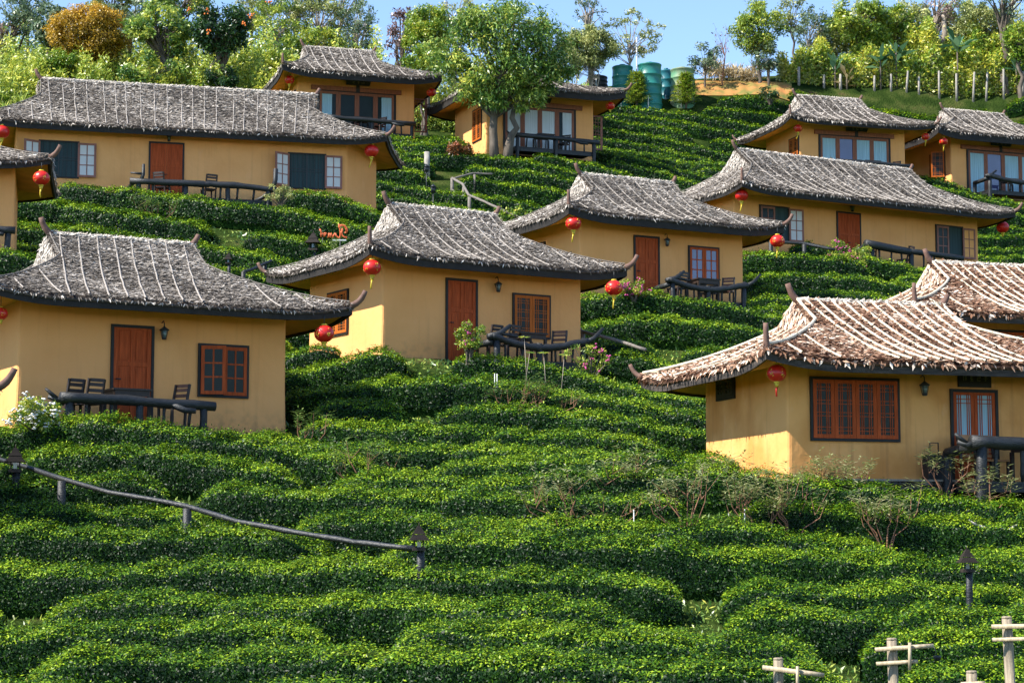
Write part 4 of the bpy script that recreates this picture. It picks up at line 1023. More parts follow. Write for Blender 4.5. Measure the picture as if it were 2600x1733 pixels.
# ------------------------------------------------------------------ lanterns
for a in ((945, 679, 50.9, 24, 'shiny red lantern hanging left of the red door corner of the middle cottage', 1, 'gold', .8), (1559, 731, 53.6, 23, 'red lantern under the right eave of the middle cottage', 1, 'gold', .6),
          (1456, 567, 62.9, 21, 'shiny red lantern under the left eave corner of the cottage with lavender panes', 1, 'gold', .7), (1974, 612, 65.7, 19, 'red lantern under the right eave of the cottage with lavender panes', 1, 'gold', .5),
          (823, 847, 44.6, 26, 'dark red lantern with gold marks under the right eave of the front left cottage', 1, 'red', .0), (2, 796, 41.6, 19, 'red lantern cut off by the left edge above the sunlit wall', 1, 'gold', 0),
          (1972, 947, 38.3, 26, 'red lantern with a red tassel by the four-leaf lattice window', 1, 'red', .3), (105, 452, 57.0, 22, 'ribbed red lantern with white writing at the left edge cottage', 1, 'gold', .2),
          (5, 335, 69.6, 20, 'plain red lantern at the left end of the long house at upper left', 0, 'gold', .5), (943, 383, 73.2, 19, 'plain red lantern at the right end of the long house at upper left', 0, 'gold', 1.2),
          (1883, 496, 74.0, 18, 'plain red lantern at the left end of the long house at upper right', 0, 'gold', 1.2), (2546, 577, 81.0, 17, 'plain red lantern at the right end of the long house at upper right', 0, 'gold', 0),
          (735, 203, 93.6, 13, 'small red lantern under the left eave of the top cottage left of the big tree', 1, 'gold', 1), (1095, 235, 95.6, 13, 'small red lantern under the right eave of the top cottage left of the big tree', 1, 'gold', .3),
          (1549, 269, 94.0, 12.5, 'small red lantern under the right eave near the green tanks', 1, 'gold', 0), (2026, 326, 99.0, 12, 'small red lantern at the left corner of the left cottage at top right', 1, 'gold', 1.5),
          (2350, 347, 100.9, 11, 'small red lantern between the two cottages at top right', 1, 'gold', .5), (2396, 359, 102.8, 11.5, 'small red lantern at the left corner of the cottage at the top right edge', 1, 'gold', .6)):
    lantern(*a[:5], mark=bool(a[5]), tassel=a[6], tail=a[7])
#PART5
# ------------------------------------------------------------------ trees
def limb(b, p, q, r0, r1, wob=.08, n=5, sides=6):
    p = np.array(p, float); q = np.array(q, float); L = np.linalg.norm(q-p); P = []
    for i in range(n+1):
        t = i/n; P.append(p+(q-p)*t+np.array([random.uniform(-1, 1), random.uniform(-1, 1), random.uniform(-.5, .5)])*wob*L*(0 if i in (0, n) else 1)/2)
    b.tube(P, np.linspace(r0, r1, n+1), sides, jit=.05, caps=False); return P
def crown_leaves(name, root, centers, radii, lm, L, dens, mats_extra=None, droop=-.2, wd=.40, flat=.8, tvar=.22):
    Pn = []; Nn = []; T = []
    for c, r in zip(centers, radii):
        n = int(dens*r*r/(L*L)*330)
        d = unit(rng.normal(size=(n, 3))); rr = r*(rng.random((n, 1))**.45)
        k = 1+.25*np.sin(d[:, :1]*5+c[0]*3)+.2*np.sin(d[:, 2:3]*7+c[1])
        p = np.array(c)+d*rr*k*np.array([1, 1, flat])
        Pn.append(p); Nn.append(unit(d*.6+rng.normal(size=(n, 3))*.7+np.array([0, 0, .5])))
        T.append(np.clip(.42+.16*rng.normal()+tvar*rng.normal(size=n), 0, 1))
    P = np.concatenate(Pn); N = np.concatenate(Nn); T = np.concatenate(T)
    return quads(name, leaf_quads(P, N, L*(.6+.8*rng.random(len(P))), wd, droop), T, [lm], root)
def tree(px, cy, rx, ry, Y, leaf, label, kind='broadleaf_tree', dens=1.0, L=None, clumps=26, cr=.30, trunk=(None, .16), bark='bark', group='trees on the ridge behind the cottages', base=None, seed=None, limbs=True, droop=-.2, stems=1, hollow=.35, flat=.8, wd=.40, bare=0):
    rs = random.getstate(); random.seed(seed or int(px*7+cy)); Y = yr(Y+(5 if px > 1990 else 0))
    c = at(px, cy, Y); mx = Y/FPX; a, bb = rx*mx, ry*mx
    bx = base if base is not None else px
    q = at(bx, cy, Y); zg = gz(q[0], Y)-.2
    t = thing(kind, label, 'tree', (q[0], Y, zg), 0, group)
    o = np.array([q[0], Y, zg]); cc = c-o
    L = L or .16*max(.7, Y/110)
    centers = []; radii = []
    for i in range(clumps):
        d = unit(np.array([random.gauss(0, 1), random.gauss(0, 1), random.gauss(0, 1)])); k = random.uniform(hollow, .86)**.6
        centers.append(cc+d*np.array([a, (a+bb)/2*.8, bb])*k); radii.append(min(a, bb)*cr*random.uniform(.85, 1.5))
    b = MB(); r0 = trunk[1]
    top = cc+np.array([0, 0, -bb*.45]) if trunk[0] is None else np.array(trunk[0])-0
    for s in range(stems):
        off = np.array([random.uniform(-.5, .5)*s, random.uniform(-.4, .4)*s, 0])
        P = limb(b, off, top+off*1.5, r0*(1 if s == 0 else .7), r0*.55, .10, 6, 8)
    if limbs:
        for i, (ctr, rr) in enumerate(zip(centers, radii)):
            src = P[-1-min(int(random.random()*2.5), 3)]+0
            m = (src+ctr)/2+np.array([0, 0, .1*bb*random.random()])
            limb(b, src, m, r0*.34, r0*.2, .1, 3, 5); limb(b, m, ctr, r0*.2, r0*.07, .1, 3, 4)
            for _ in range(bare): limb(b, ctr, ctr+np.array([random.gauss(0, .5), random.gauss(0, .4), random.uniform(.2, 1)])*rr*1.6, r0*.07, r0*.02, .1, 2, 3)
    b.build('trunk', M[bark], t)
    crown_leaves('crown', t, centers, radii, M[leaf], L, dens*.11, flat=flat, droop=droop, wd=wd)
    random.setstate(rs); return t, centers, radii
# the big tree in front of the cottage behind it
def bigtree():
    Y = 88.0
    q = onground(1256, 408, 70, 100); o = q.copy(); o[2] -= .15; Yb = q[1]
    t = thing('mango_tree', 'large rounded tree with glossy leaves in front of the half hidden top cottage', 'tree', tuple(o))
    A = lambda px, py, dy=0: at(px, py, Yb+dy)-o
    random.seed(3); b = MB()
    tr = [A(1256, 410), A(1254, 370), A(1252, 330), A(1254, 300), A(1262, 265), A(1268, 220)]
    b.tube(tr, [.25, .21, .19, .17, .14, .10], 9, jit=.06)
    b.tube([A(1254, 300), A(1237, 282), A(1222, 265)], [.12, .09, .06], 6)
    lobes = [(1270, 50, 95, 45), (1185, 85, 70, 50), (1355, 85, 80, 50), (1140, 130, 55, 40), (1240, 110, 80, 55), (1320, 135, 85, 55), (1410, 135, 60, 50), (1440, 170, 40, 28),
             (1165, 170, 60, 40), (1220, 190, 60, 45), (1290, 195, 60, 40), (1370, 195, 65, 45), (1195, 235, 40, 30), (1250, 245, 45, 25), (1350, 235, 50, 28), (1395, 225, 30, 20), (1120, 160, 28, 25), (1300, 25, 45, 22), (1375, 50, 40, 30), (1200, 40, 40, 25), (1345, 262, 40, 18), (1270, 265, 25, 16)]
    cs = []; rs_ = []
    for (x, y, rx, ry) in lobes:
        m = Yb/FPX
        for _ in range(7):
            d = unit(np.array([random.gauss(0, 1) for _ in range(3)])); k = random.uniform(.3, .9)
            cs.append(A(x+d[0]*rx*k, y+d[2]*ry*k, -.6+d[1]*rx*m*k*.9+(abs(x-1270)/170)*1.0)); rs_.append(.62*random.uniform(.75, 1.3)*(rx+ry)/110)
    for c in cs[::4]:
        s = tr[random.choice((3, 4, 5))]; limb(b, s, (s+c)/2, .10, .06, .1, 3, 5); limb(b, (s+c)/2, c, .06, .02, .1, 3, 4)
    b.build('trunk', M['bark'], t)
    crown_leaves('crown', t, cs, rs_, M['mango'], .20, .075, droop=-.9, wd=.30, tvar=.25)
    # the second, leaning tree beside it
    q = onground(1288, 420, 70, 100); o2 = q.copy(); o2[2] -= .15
    t2 = thing('leaning_tree', 'thin crooked tree with a pale foot leaning right beside the large rounded tree', 'tree', tuple(o2))
    B = lambda px, py, dy=0: at(px, py, Yb+dy)-o2
    b = MB(); b.tube([B(1286, 415), B(1291, 375), B(1298, 345), B(1312, 325), B(1300, 300), B(1306, 270), B(1320, 245), B(1332, 215)], [.26, .21, .17, .14, .12, .10, .08, .05], 8, jit=.06)
    b.tube([B(1312, 326), B(1306, 338), B(1290, 352)], [.09, .07, .04], 6); b.tube([B(1306, 272), B(1330, 255), B(1352, 228)], [.07, .06, .03], 6)
    b.build('trunk', M['bark'], t2)
    cs = [B(1332+random.gauss(0, 18), 215+random.gauss(0, 14), .3) for _ in range(8)]
    crown_leaves('crown', t2, cs, [.5]*8, M['mango'], .2, .08, droop=-.9, wd=.30)
bigtree()
TR = [  # px, cy, rx, ry, Y, leaf, label, kwargs
 (40, 40, 60, 60, 118, 'grey', 'tall sparse tree with a straight grey trunk at the far left edge', dict(dens=.55, clumps=18, cr=.26, trunk=(None, .22), limbs=True, base=37)),
 (8, 95, 26, 50, 117, 'purple', 'reddish leaved tree clipped by the left edge of the picture', dict(dens=.7, clumps=10, cr=.35)),
 (125, 60, 52, 62, 116, 'grey', 'grey green large leaved tree left of the golden tree', dict(dens=.9, clumps=18, cr=.34, L=.26)),
 (222, 88, 104, 78, 112, 'golden', 'round golden yellow tree above the long roof', dict(dens=1.15, clumps=60, cr=.27, L=.13)),
 (165, 168, 75, 36, 110, 'bright', 'bright green bush at the foot of the golden tree', dict(dens=1.0, clumps=22, cr=.42, trunk=(None, .08))),
 (330, 40, 60, 50, 117, 'grey', 'grey green tree behind the golden tree, top right of it', dict(dens=.8, clumps=18, cr=.34, L=.22)),
 (405, 75, 95, 75, 109, 'mango', 'broad leaved tree with orange blossoms right of the golden tree', dict(dens=.95, clumps=46, cr=.25, L=.22, trunk=(None, .2), base=455, droop=-.6)),
 (565, 70, 95, 75, 108, 'dark', 'dark leaved tree with orange blossoms and forked grey trunks', dict(dens=.95, clumps=44, cr=.26, L=.21, trunk=(None, .22), base=500, droop=-.7, stems=2)),
 (380, 175, 90, 40, 107, 'mango', 'leafy thicket tree under the orange blossom tree, behind the long roof', dict(dens=.9, clumps=26, cr=.4, L=.2, trunk=(None, .1))),
 (560, 190, 50, 30, 106, 'dark', 'dark round bush behind the long roof under the forked trunks', dict(dens=1.0, clumps=12, cr=.45, L=.18, trunk=(None, .08))),
 (700, 60, 65, 80, 122, 'yellowg', 'feathery light green tree left above the top left cottage', dict(dens=.50, clumps=36, cr=.22, trunk=(None, .12), bark='palebark')),
 (810, 45, 85, 75, 124, 'olive', 'airy pale tree straight above the top left cottage roof', dict(dens=.42, clumps=46, cr=.19, trunk=(None, .12), bark='palebark')),
 (905, 70, 58, 85, 123, 'grey', 'airy pale tree right above the top left cottage, beside the gap of sky', dict(dens=.5, clumps=36, cr=.22, trunk=(None, .11), bark='palebark')),
 (800, 110, 95, 40, 119, 'yellowg', 'low yellow green thicket tree behind the top left cottage roof', dict(dens=.8, clumps=30, cr=.36, trunk=(None, .08))),
 (660, 170, 85, 45, 116, 'yellowg', 'light green tree left of the top left cottage with pale stem', dict(dens=.8, clumps=30, cr=.32, trunk=(None, .07), bark='palebark')),
 (1022, 95, 45, 92, 112, 'purple', 'purplish brown leaved tree right of the gap of sky', dict(dens=.7, clumps=26, cr=.27, L=.2)),
 (1085, 90, 68, 88, 108, 'bright', 'bright feathery green tree left of the large rounded tree', dict(dens=1.0, clumps=50, cr=.25, L=.14)),
 (1075, 150, 55, 40, 104, 'bright', 'low bright green tree beside the right eave of the top left cottage', dict(dens=1.0, clumps=20, cr=.38, L=.14, trunk=(None, .08))),
 (1500, 120, 75, 60, 124, 'olive', 'dusty olive bamboo thicket left of the green tanks', dict(dens=1.1, clumps=44, cr=.30, L=.14, kind='bamboo_clump', bark='palebark', trunk=(None, .05), stems=4)),
 (1440, 150, 50, 50, 122, 'olive', 'dry brownish bamboo clump right beside the large rounded tree', dict(dens=.6, clumps=24, cr=.30, L=.14, kind='bamboo_clump', bark='palebark', trunk=(None, .05), stems=4)),
 (1600, 90, 95, 75, 128, 'olive', 'thin tree with spread fern-like branches above the green tanks', dict(dens=.42, clumps=36, cr=.17, flat=.4, L=.16, bark='palebark', trunk=(None, .09))),
 (1490, 25, 60, 35, 126, 'grey', 'sparse pale twigged tree at the top between the big tree and the sky', dict(dens=.4, clumps=18, cr=.24, bark='palebark', bare=2)),
 (1790, 148, 42, 48, 130, 'grey', 'small dark twiggy tree alone against the sky right of the tanks', dict(dens=.65, clumps=22, cr=.24, trunk=(None, .07))),
 (1835, 100, 30, 60, 131, 'purple', 'leafless pinkish sapling against the sky', dict(dens=.06, clumps=16, cr=.25, trunk=(None, .05), bark='redtwig', bare=3)),
 (1925, 70, 68, 78, 132, 'yellowg', 'first tall leafy tree right of the open sky', dict(dens=.75, clumps=42, cr=.26, trunk=(None, .12), droop=-.5)),
 (1950, 140, 45, 50, 131, 'grey', 'low drooping tree under the first tall tree right of the sky', dict(dens=.6, clumps=20, cr=.28, trunk=(None, .07))),
 (2065, 80, 60, 80, 133, 'grey', 'tree with several slim brown stems right of the first tall tree', dict(dens=.45, clumps=30, cr=.24, stems=3, trunk=(None, .09), bark='palebark')),
 (2180, 50, 95, 58, 131, 'yellowg', 'yellow green spreading tree with a dark straight trunk', dict(dens=1.0, clumps=54, cr=.26, L=.2, trunk=(None, .13))),
 (2270, 55, 55, 50, 133, 'bright', 'green tree right beside the yellow green spreading tree', dict(dens=.8, clumps=26, cr=.28)),
 (2395, 10, 60, 60, 134, 'purple', 'nearly bare tree with thick pale forking trunk at the top', dict(dens=.12, clumps=22, cr=.25, trunk=(None, .25), bark='palebark', bare=3, stems=2)),
 (2490, 60, 75, 60, 133, 'olive', 'loose green tree between the bare forked tree and the tall right trunk', dict(dens=.6, clumps=32, cr=.26)),
 (2548, 0, 60, 70, 129, 'grey', 'tall tree with a straight spotted grey trunk near the right edge', dict(dens=.4, clumps=20, cr=.24, trunk=(None, .28))),
 (2590, 90, 42, 70, 127, 'bright', 'dense bright tree clipped by the right edge', dict(dens=1.0, clumps=28, cr=.3, L=.2)),
 (75, 10, 60, 50, 124, 'grey', 'thin pale tree behind the far left trees, just right of the straight grey trunk', dict(dens=.6, clumps=26, cr=.26, trunk=(None, .12))),
 (290, 5, 75, 55, 125, 'olive', 'dusty tree at the top edge directly behind the golden tree', dict(dens=.8, clumps=32, cr=.27, trunk=(None, .14))),
 (460, -5, 85, 60, 124, 'mango', 'tree topping out of the picture behind the orange blossom trees', dict(dens=.9, clumps=36, cr=.27, trunk=(None, .14))),
 (640, 20, 60, 70, 126, 'olive', 'thin tree at the top edge right of the dark blossom tree', dict(dens=.6, clumps=32, cr=.24, trunk=(None, .12), bark='palebark')),
 (750, 10, 70, 60, 127, 'grey', 'pale feathery tree at the top edge above the left end of the top cottage roof', dict(dens=.5, clumps=36, cr=.22, trunk=(None, .10), bark='palebark')),
 (870, 0, 70, 50, 127, 'yellowg', 'light tree at the top edge left of the gap of sky', dict(dens=.5, clumps=34, cr=.22, trunk=(None, .10), bark='palebark')),
 (1160, 30, 60, 50, 115, 'olive', 'twiggy tree rising behind the left shoulder of the large rounded tree', dict(dens=.5, clumps=20, cr=.22, bare=3, bark='palebark')),
 (2010, 40, 50, 60, 135, 'olive', 'thin olive tree behind the first tall trees right of the sky', dict(dens=.5, clumps=28, cr=.24, trunk=(None, .09))),
 (2120, 95, 50, 60, 136, 'yellowg', 'small light tree between the slim brown stems and the spreading tree', dict(dens=.6, clumps=28, cr=.26, trunk=(None, .08))),
 (2335, 60, 60, 55, 137, 'olive', 'olive tree left of the nearly bare forked tree', dict(dens=.7, clumps=30, cr=.26, trunk=(None, .10))),
 (2440, 50, 55, 60, 137, 'yellowg', 'yellowish tree just right of the nearly bare forked tree', dict(dens=.6, clumps=30, cr=.26, trunk=(None, .10))),
 (2520, 80, 55, 60, 136, 'mango', 'green tree in front of the tall spotted trunk', dict(dens=.7, clumps=30, cr=.27, trunk=(None, .10))),
]
for px, cy, rx, ry, Y, leaf, lab, kw in TR: tree(px, cy, rx, ry, Y, leaf, lab, **kw)
# orange blossoms on the two blossom trees
def blossoms(spots, name, m, root, Y, r=.14):
    b = MB()
    for px, py in spots:
        p = at(px, py, Y)-np.array(root.location)
        for _ in range(7): 
            q = p+np.array([random.gauss(0, 1), random.gauss(0, .5), random.gauss(0, 1)])*r*.45; b.lathe([(.01, -r*.25), (r*.3, 0), (.02, r*.25)], q, 5)
    b.build(name, M[m], root)
rt = {o['label']: o for o in C.objects if o.get('category') == 'tree'}
blossoms([(480, 26), (524, 30)], 'blossoms', 'orangepetal', rt['broad leaved tree with orange blossoms right of the golden tree'], 102.9)
blossoms([(530, 82), (619, 60), (683, 8), (640, 40)], 'blossoms', 'orangepetal', rt['dark leaved tree with orange blossoms and forked grey trunks'], 102.8, .17)
# undergrowth that nobody could count
def undergrowth(name, label, boxes, lm, L, n, tv=.25, up=.4, wd=.4):
    P = []
    for (x0, x1, y0, y1, Y0, Y1, w_) in boxes:
        Y0 = yr(Y0); Y1 = yr(Y1); k = int(n*w_); px = rng.random(k)*(x1-x0)+x0; Y = rng.random(k)*(Y1-Y0)+Y0
        f = rng.random(k)
        top = (.75+.25*np.sin(px*.043+Y)+.18*np.sin(px*.11+1+Y*.7))
        X = (px-1300)/FPX*Y; zg = ground(X, Y); hh = (y1-y0)*Y/FPX
        z = zg+hh*top*(f**.8)
        P.append(np.stack([X+rng.normal(size=k)*.1, Y, z], -1))
    P = np.concatenate(P); N = rng.normal(size=P.shape)*.7+np.array([-.2, -.5, .6])
    t = np.clip(.60+.20*np.sin(P[:, 0]*1.1)*np.sin(P[:, 2]*1.3+P[:, 1])+tv*rng.normal(size=len(P)), 0, 1)
    return tag(quads(name, leaf_quads(P, N, L*(.6+.8*rng.random(len(P))), wd, up), t, [M[lm]]), label, 'undergrowth', None, 'stuff')
undergrowth('undergrowth', 'tangled green undergrowth behind the fence posts on the right ridge', [(2000, 2660, 110, 210, 133.4, 135.5, 1), (2180, 2660, 60, 200, 135, 138, .9)], 'bright', .2, 52000)
undergrowth('undergrowth', 'olive scrub and vines mixed along the right ridge', [(1990, 2660, 120, 205, 133.4, 136, 1), (2090, 2660, 30, 205, 138, 142, .8)], 'olive', .19, 34000)
undergrowth('undergrowth', 'light green scrub behind the long roof at upper left', [(-40, 700, 70, 215, 106, 116, 1)], 'yellowg', .19, 50000)
undergrowth('undergrowth', 'green scrub behind the top cottages', [(560, 1500, 90, 225, 110, 121, 1)], 'yellowg', .19, 50000)
undergrowth('undergrowth', 'dark green scrub deep behind the trees at upper left', [(-40, 960, 10, 190, 116, 130, 1)], 'mango', .22, 60000)
undergrowth('grass_tufts', 'tall pale green grass at the left edge behind the long roof', [(-30, 110, 160, 260, 88, 96, 1)], 'yellowg', .45, 5000, .25, 2.5, .07)
undergrowth('dry_grass', 'tall dry straw coloured grass on the ridge right of the tanks', [(1800, 1945, 170, 212, 132.5, 134.5, 1)], 'dry', .5, 1500, .3, 2.5, .09)
undergrowth('dry_grass', 'dry reeds beside the pale concrete posts at right', [(2020, 2560, 175, 212, 134.2, 135.2, 1)], 'dry', .42, 1500, .3, 2.5, .08)
# bare orange bank
def bank():
    xs_ = np.linspace(1765, 2010, 40); V = []
    for i, px in enumerate(xs_):
        for j, q in enumerate(np.linspace(0, 1, 6)):
            p = at(px, 240, yr(127.5))*(1-q)+at(px, 209, yr(133.3))*q
            x, y = p[0], p[1]; V.append((x, y, gz(x, y)+.05+.07*math.sin(px*.2+q*5)*math.sin(q*3.1)))
    b = MB(); b.add(V, grid_faces(40, 6).tolist(), 0, True); tag(b.build('earth_bank', M['soil']), 'bare orange earth bank with thin grass on the ridge', None, None, 'structure')
bank()
# broad leaved plants on the ridge
def broadplant(px, py, Y, L, n, label, m='banana', name='broad_leaved_plant', base=None):
    Y = yr(Y); p = at(px, py, Y); zg = gz(p[0], Y); t = thing(name, label, 'plant', (p[0], Y, zg), 0, 'broad leaved plants among the ridge scrub')
    c = p[2]-zg; V = []; T = []
    for i in range(n):
        a = 2*math.pi*i/n+random.uniform(-.3, .3); el = random.uniform(.1, 1.2); l = L*random.uniform(.7, 1.2)
        p0 = np.array([0, 0, max(0, c-L*.3)+random.uniform(-.4, .3)]); d = np.array([math.cos(a)*math.cos(el), math.sin(a)*math.cos(el), math.sin(el)]); s = np.array([-math.sin(a), math.cos(a), 0])*l*.11
        p1 = p0+d*l*.55; p2 = p0+d*l+np.array([0, 0, -l*.18])
        V.append([p0, p1+s, p2, p1-s]); T.append(random.random())
    quads('leaves', np.array(V), T, [M[m]], t)
    b = MB(); b.tube([(0, 0, -.1), (0, 0, c)], [.06, .04], 6); b.build('stem', M['bark'], t)
broadplant(2275, 125, 133.5, 1.5, 14, 'pale green banana-like plant in the middle of the right ridge'); broadplant(2235, 150, 133.2, 1.2, 12, 'banana-like plant just left of the larger pale one')
broadplant(2430, 105, 133.5, 1.5, 14, 'silvery broad leaved plant high among the right trees'); broadplant(2120, 160, 133.3, 1.1, 12, 'broad leaved plant above the row of posts, leftmost')
broadplant(2150, 190, 133.1, 1.0, 12, 'drooping yellowing broad leaved plant between the fence posts', 'dry'); broadplant(2580, 155, 133.4, 1.3, 12, 'broad leaved plant by the right edge above the posts')
# pale plume of bamboo
tree(2275, 85, 45, 30, 134.5, 'yellowg', 'soft pale bamboo plume in the middle of the right ridge', kind='bamboo_clump', dens=1.0, clumps=16, cr=.4, L=.3, wd=.12, trunk=(None, .04), group='bamboo on the ridge')
# fence posts
for i, (px, py0, py1, m_) in enumerate(((1951, 152, 210, 'tall white concrete post nearest the dry grass'), (2028, 170, 207, 'pale concrete post, second from the sky side'), (2092, 190, 216, 'grey post left of the short wide post'), (2134, 188, 218, 'short wide grey post above the left top-right roof'),
                       (2220, 192, 218, 'slim grey post right of the drooping plant'), (2262, 188, 208, 'low post in brown reeds'), (2301, 180, 214, 'thin leaning post in the middle of the ridge fence'), (2333, 195, 216, 'low dark post in the middle of the ridge fence'),
                       (2384, 180, 212, 'weathered post above the gap between the top right cottages'), (2428, 185, 208, 'short post right of the weathered one'), (2470, 183, 222, 'white leaning post, left of a close pair'), (2503, 183, 222, 'white leaning post, right of a close pair'), (2548, 175, 210, 'dark post below the tall spotted trunk'), (2597, 182, 214, 'post at the right edge of the ridge fence'))):
    Y = yr(133.0); p = at(px, py1, Y); zg = gz(p[0], Y); hh = (py1-py0)*Y/FPX; t = (p[0], Y, zg-.1)
    b = MB(); z1 = at(px, py0, Y)[2]-zg+.1; z1 = min(max(z1, hh), hh+1.2); w_ = .09 if i in (0, 1, 3) else .07
    ln = .12 if i in (10, 11, 6) else .02
    b.tube([(0, 0, 0), (ln*.5, 0, z1*.5), (ln, 0, z1-.02), (ln, 0, z1)], [w_, w_*.95, w_*.9, w_*.6], 4 if i < 4 else 6, jit=.05)
    o = b.build('fence_post', M['post']); o.location = t; tag(o, m_, 'post', 'concrete fence posts along the ridge')
# ------------------------------------------------------------------ water tanks
def tank(px, py0, py1, r_px, Y, m, label):
    Y = yr(Y); p = at(px, py1, Y); t = thing('water_tank', label, 'tank', tuple(p-np.array([0, 0, .6])), 0, 'round water tanks on the ridge')
    r = r_px*Y/FPX; hh = (py1-py0)*Y/FPX+.6; prof = [(r*.98, 0)]
    for i in range(5):
        z0 = hh*i/5; z1 = hh*(i+1)/5; k = 1-.015*i
        prof += [(r*k, z0+.02), (r*k*.985, z0+(z1-z0)*.5), (r*k, z1-.09), (r*k*1.035, z1-.07), (r*k*1.035, z1-.02)]
    prof += [(r*.97, hh), (r*.90, hh+.03), (r*.3, hh+.10)]
    b = MB(); b.lathe(prof, (0, 0, 0), 28); o = b.build('tank_body', M[m], t)
    b = MB(); b.lathe([(r*.28, hh+.08), (r*.28, hh+.16), (r*.1, hh+.17)], (0, 0, 0), 14); b.build('lid', M[m], t)
    b = MB(); b.tube([(-r*.2, -r*1.0, .9), (-r*.2, -r*1.12, .9), (-r*.2, -r*1.12, 0)], .035, 6); b.build('outlet_pipe', M['pipe'], t)
tank(1581, 168, 262, 28, 125.5, 'tank', 'green water tank half behind a small conifer, leftmost on the ridge')
tank(1650, 162, 264, 32, 124.5, 'tank', 'tall clean teal green water tank in the front of the group')
tank(1692, 178, 260, 20, 127.5, 'tankblue', 'dark blue water tank squeezed behind the two in front')
tank(1733, 175, 256, 32, 125.5, 'tankmossy', 'mossy brown and green water tank, rightmost of the tanks')
tank(1518, 196, 220, 26, 128.0, 'iron', 'dark low tank behind the roof left of the green tanks')
b = MB(); p = at(1617, 170, yr(126)); b.tube([(0, 0, -2.5), (0, 0, 1.7)], .04, 6); o = b.build('pipe_pole', M['pipe']); o.location = tuple(p); tag(o, 'thin white pole standing between the two green tanks', 'pole')
def conifer(px, py0, py1, Y, w_, label):
    Y = yr(Y); p = at(px, py1, Y); hh = (py1-py0)*Y/FPX; t = thing('young_conifer', label, 'tree', (p[0], Y, p[2]-.3), 0, 'young conifers in front of the water tanks')
    hh += .3; b = MB(); b.tube([(0, 0, 0), (0, 0, hh)], [.07, .015], 6); P = []; N = []; Ax = []
    k = 0
    while k < 12:
        z = hh*(.15+.8*k/12); R_ = w_*(1-z/hh*.8)
        for j in range(6):
            a = j*math.pi/3+k*.5+random.uniform(-.2, .2); d = np.array([math.cos(a), math.sin(a), .18]); q = np.array([0, 0, z])+d*R_
            b.tube([(0, 0, z), tuple(q)], [.02, .006], 4, caps=False)
            for _ in range(44):
                s = random.random(); P.append(np.array([0, 0, z])+d*R_*s+np.array([random.gauss(0, .05), random.gauss(0, .05), random.gauss(0, .03)])); N.append([random.gauss(0, .4), random.gauss(0, .4), 1]); Ax.append(d*1.2+np.array([-d[1], d[0], 0])*random.choice((-1, 1)))
        k += 1
    b.build('trunk', M['bark'], t); P = np.array(P)
    quads('crown', leaf_quads(P, np.array(N), .20, .22, 0, axis=np.array(Ax), rnd=.3), np.clip(.45+.25*rng.normal(size=len(P)), 0, 1), [M['bright']], t)
conifer(1616, 172, 262, 123.0, .95, 'young conifer with flat tiers between the two green tanks'); conifer(1742, 176, 262, 123.5, .95, 'young conifer in front of the mossy tank')
# ------------------------------------------------------------------ shrubs
def shrub(px, py, Y, w_, hh, leaf, label, flower=None, nf=0, L=.07, name='flowering_shrub', dens=1.0, stems=5, group=None, cat='shrub'):
    p = at(px, py, Y) if Y else onground(px, py); Y = p[1]; z = gz(p[0], Y); z = p[2] if abs(z-p[2]) < 1.2 else z
    t = thing(name, label, cat, (p[0], p[1], z), 0, group); b = MB(); cs = []; rs_ = []
    random.seed(int(px+py))
    for i in range(int(12+stems)):
        c = np.array([random.gauss(0, .36)*w_, random.gauss(0, .25)*w_, hh*random.uniform(.25, .92)]); cs.append(c); rs_.append(w_*random.uniform(.16, .28))
        b.tube([(random.uniform(-.05, .05), 0, -.1), tuple(c*np.array([.5, .5, .45])), tuple(c)], [.025, .016, .006], 5, caps=False)
    b.build('stems', M['bark'], t)
    crown_leaves('foliage', t, cs, rs_, M[leaf], L, dens*.10, droop=.3, tvar=.26)
    if flower:
        b = MB()
        for _ in range(nf):
            c = random.choice(cs); d = unit(np.array([random.gauss(0, 1), -abs(random.gauss(0, 1))-.3, random.gauss(0, 1)])); q = c+d*random.uniform(.14, .26)*w_
            for _ in range(4): e = q+np.array([random.gauss(0, .028), random.gauss(0, .028), random.gauss(0, .028)]); b.lathe([(.008, -.018), (.034, 0), (.01, .018)], e, 5)
        b.build('flowers', M[flower], t)
    return t
shrub(115, 1110, 40.2, .85, .75, 'bright', 'shrub covered in white flowers left of the front left deck', 'whitepetal', 70)
shrub(1190, 915, 49.6, .62, .95, 'bright', 'azalea with a few pink flowers beside the middle cottage deck', 'pink', 9)
shrub(1500, 965, 50.5, .55, .90, 'yellowg', 'sparse pink flowered shrub right of the middle cottage deck', 'pink', 12, dens=.7)
shrub(1612, 760, 61.2, .60, .60, 'bright', 'small shrub full of pink flowers at the foot of the lavender paned cottage', 'pink', 38)
shrub(2150, 700, 73.0, .95, 1.35, 'yellowg', 'tall pink flowered shrub left of the upper right deck', 'pink', 26)
shrub(2425, 705, 73.5, .5, .45, 'bright', 'low bush with bright magenta flowers near the brown roof horn', 'pink', 26)
shrub(712, 520, 69.5, .62, .75, 'olive', 'yellowish bush under the right window of the upper left long house', None, dens=.8)
shrub(1162, 408, 89.2, .95, .75, 'redleaf', 'rounded red leaved bush against the sunlit side wall', None, dens=1.2, L=.10)
shrub(1290, 455, 80.0, .9, 1.3, 'bright', 'loose light green shrub with pale stems below the leaning tree', None, dens=.6, L=.12)
shrub(1395, 450, 80.5, .45, 1.2, 'bright', 'leaning pale branch shrub right of the loose shrub below the leaning tree', None, dens=.35, L=.12)
shrub(830, 555, 66.5, .75, .95, 'peach', 'slim leafy seedlings in front of the right end of the long house', None, dens=.4)
shrub(1040, 512, 66.0, .35, .45, 'dark', 'dark bush with a magenta flower by the small black lamp', 'pink', 4)
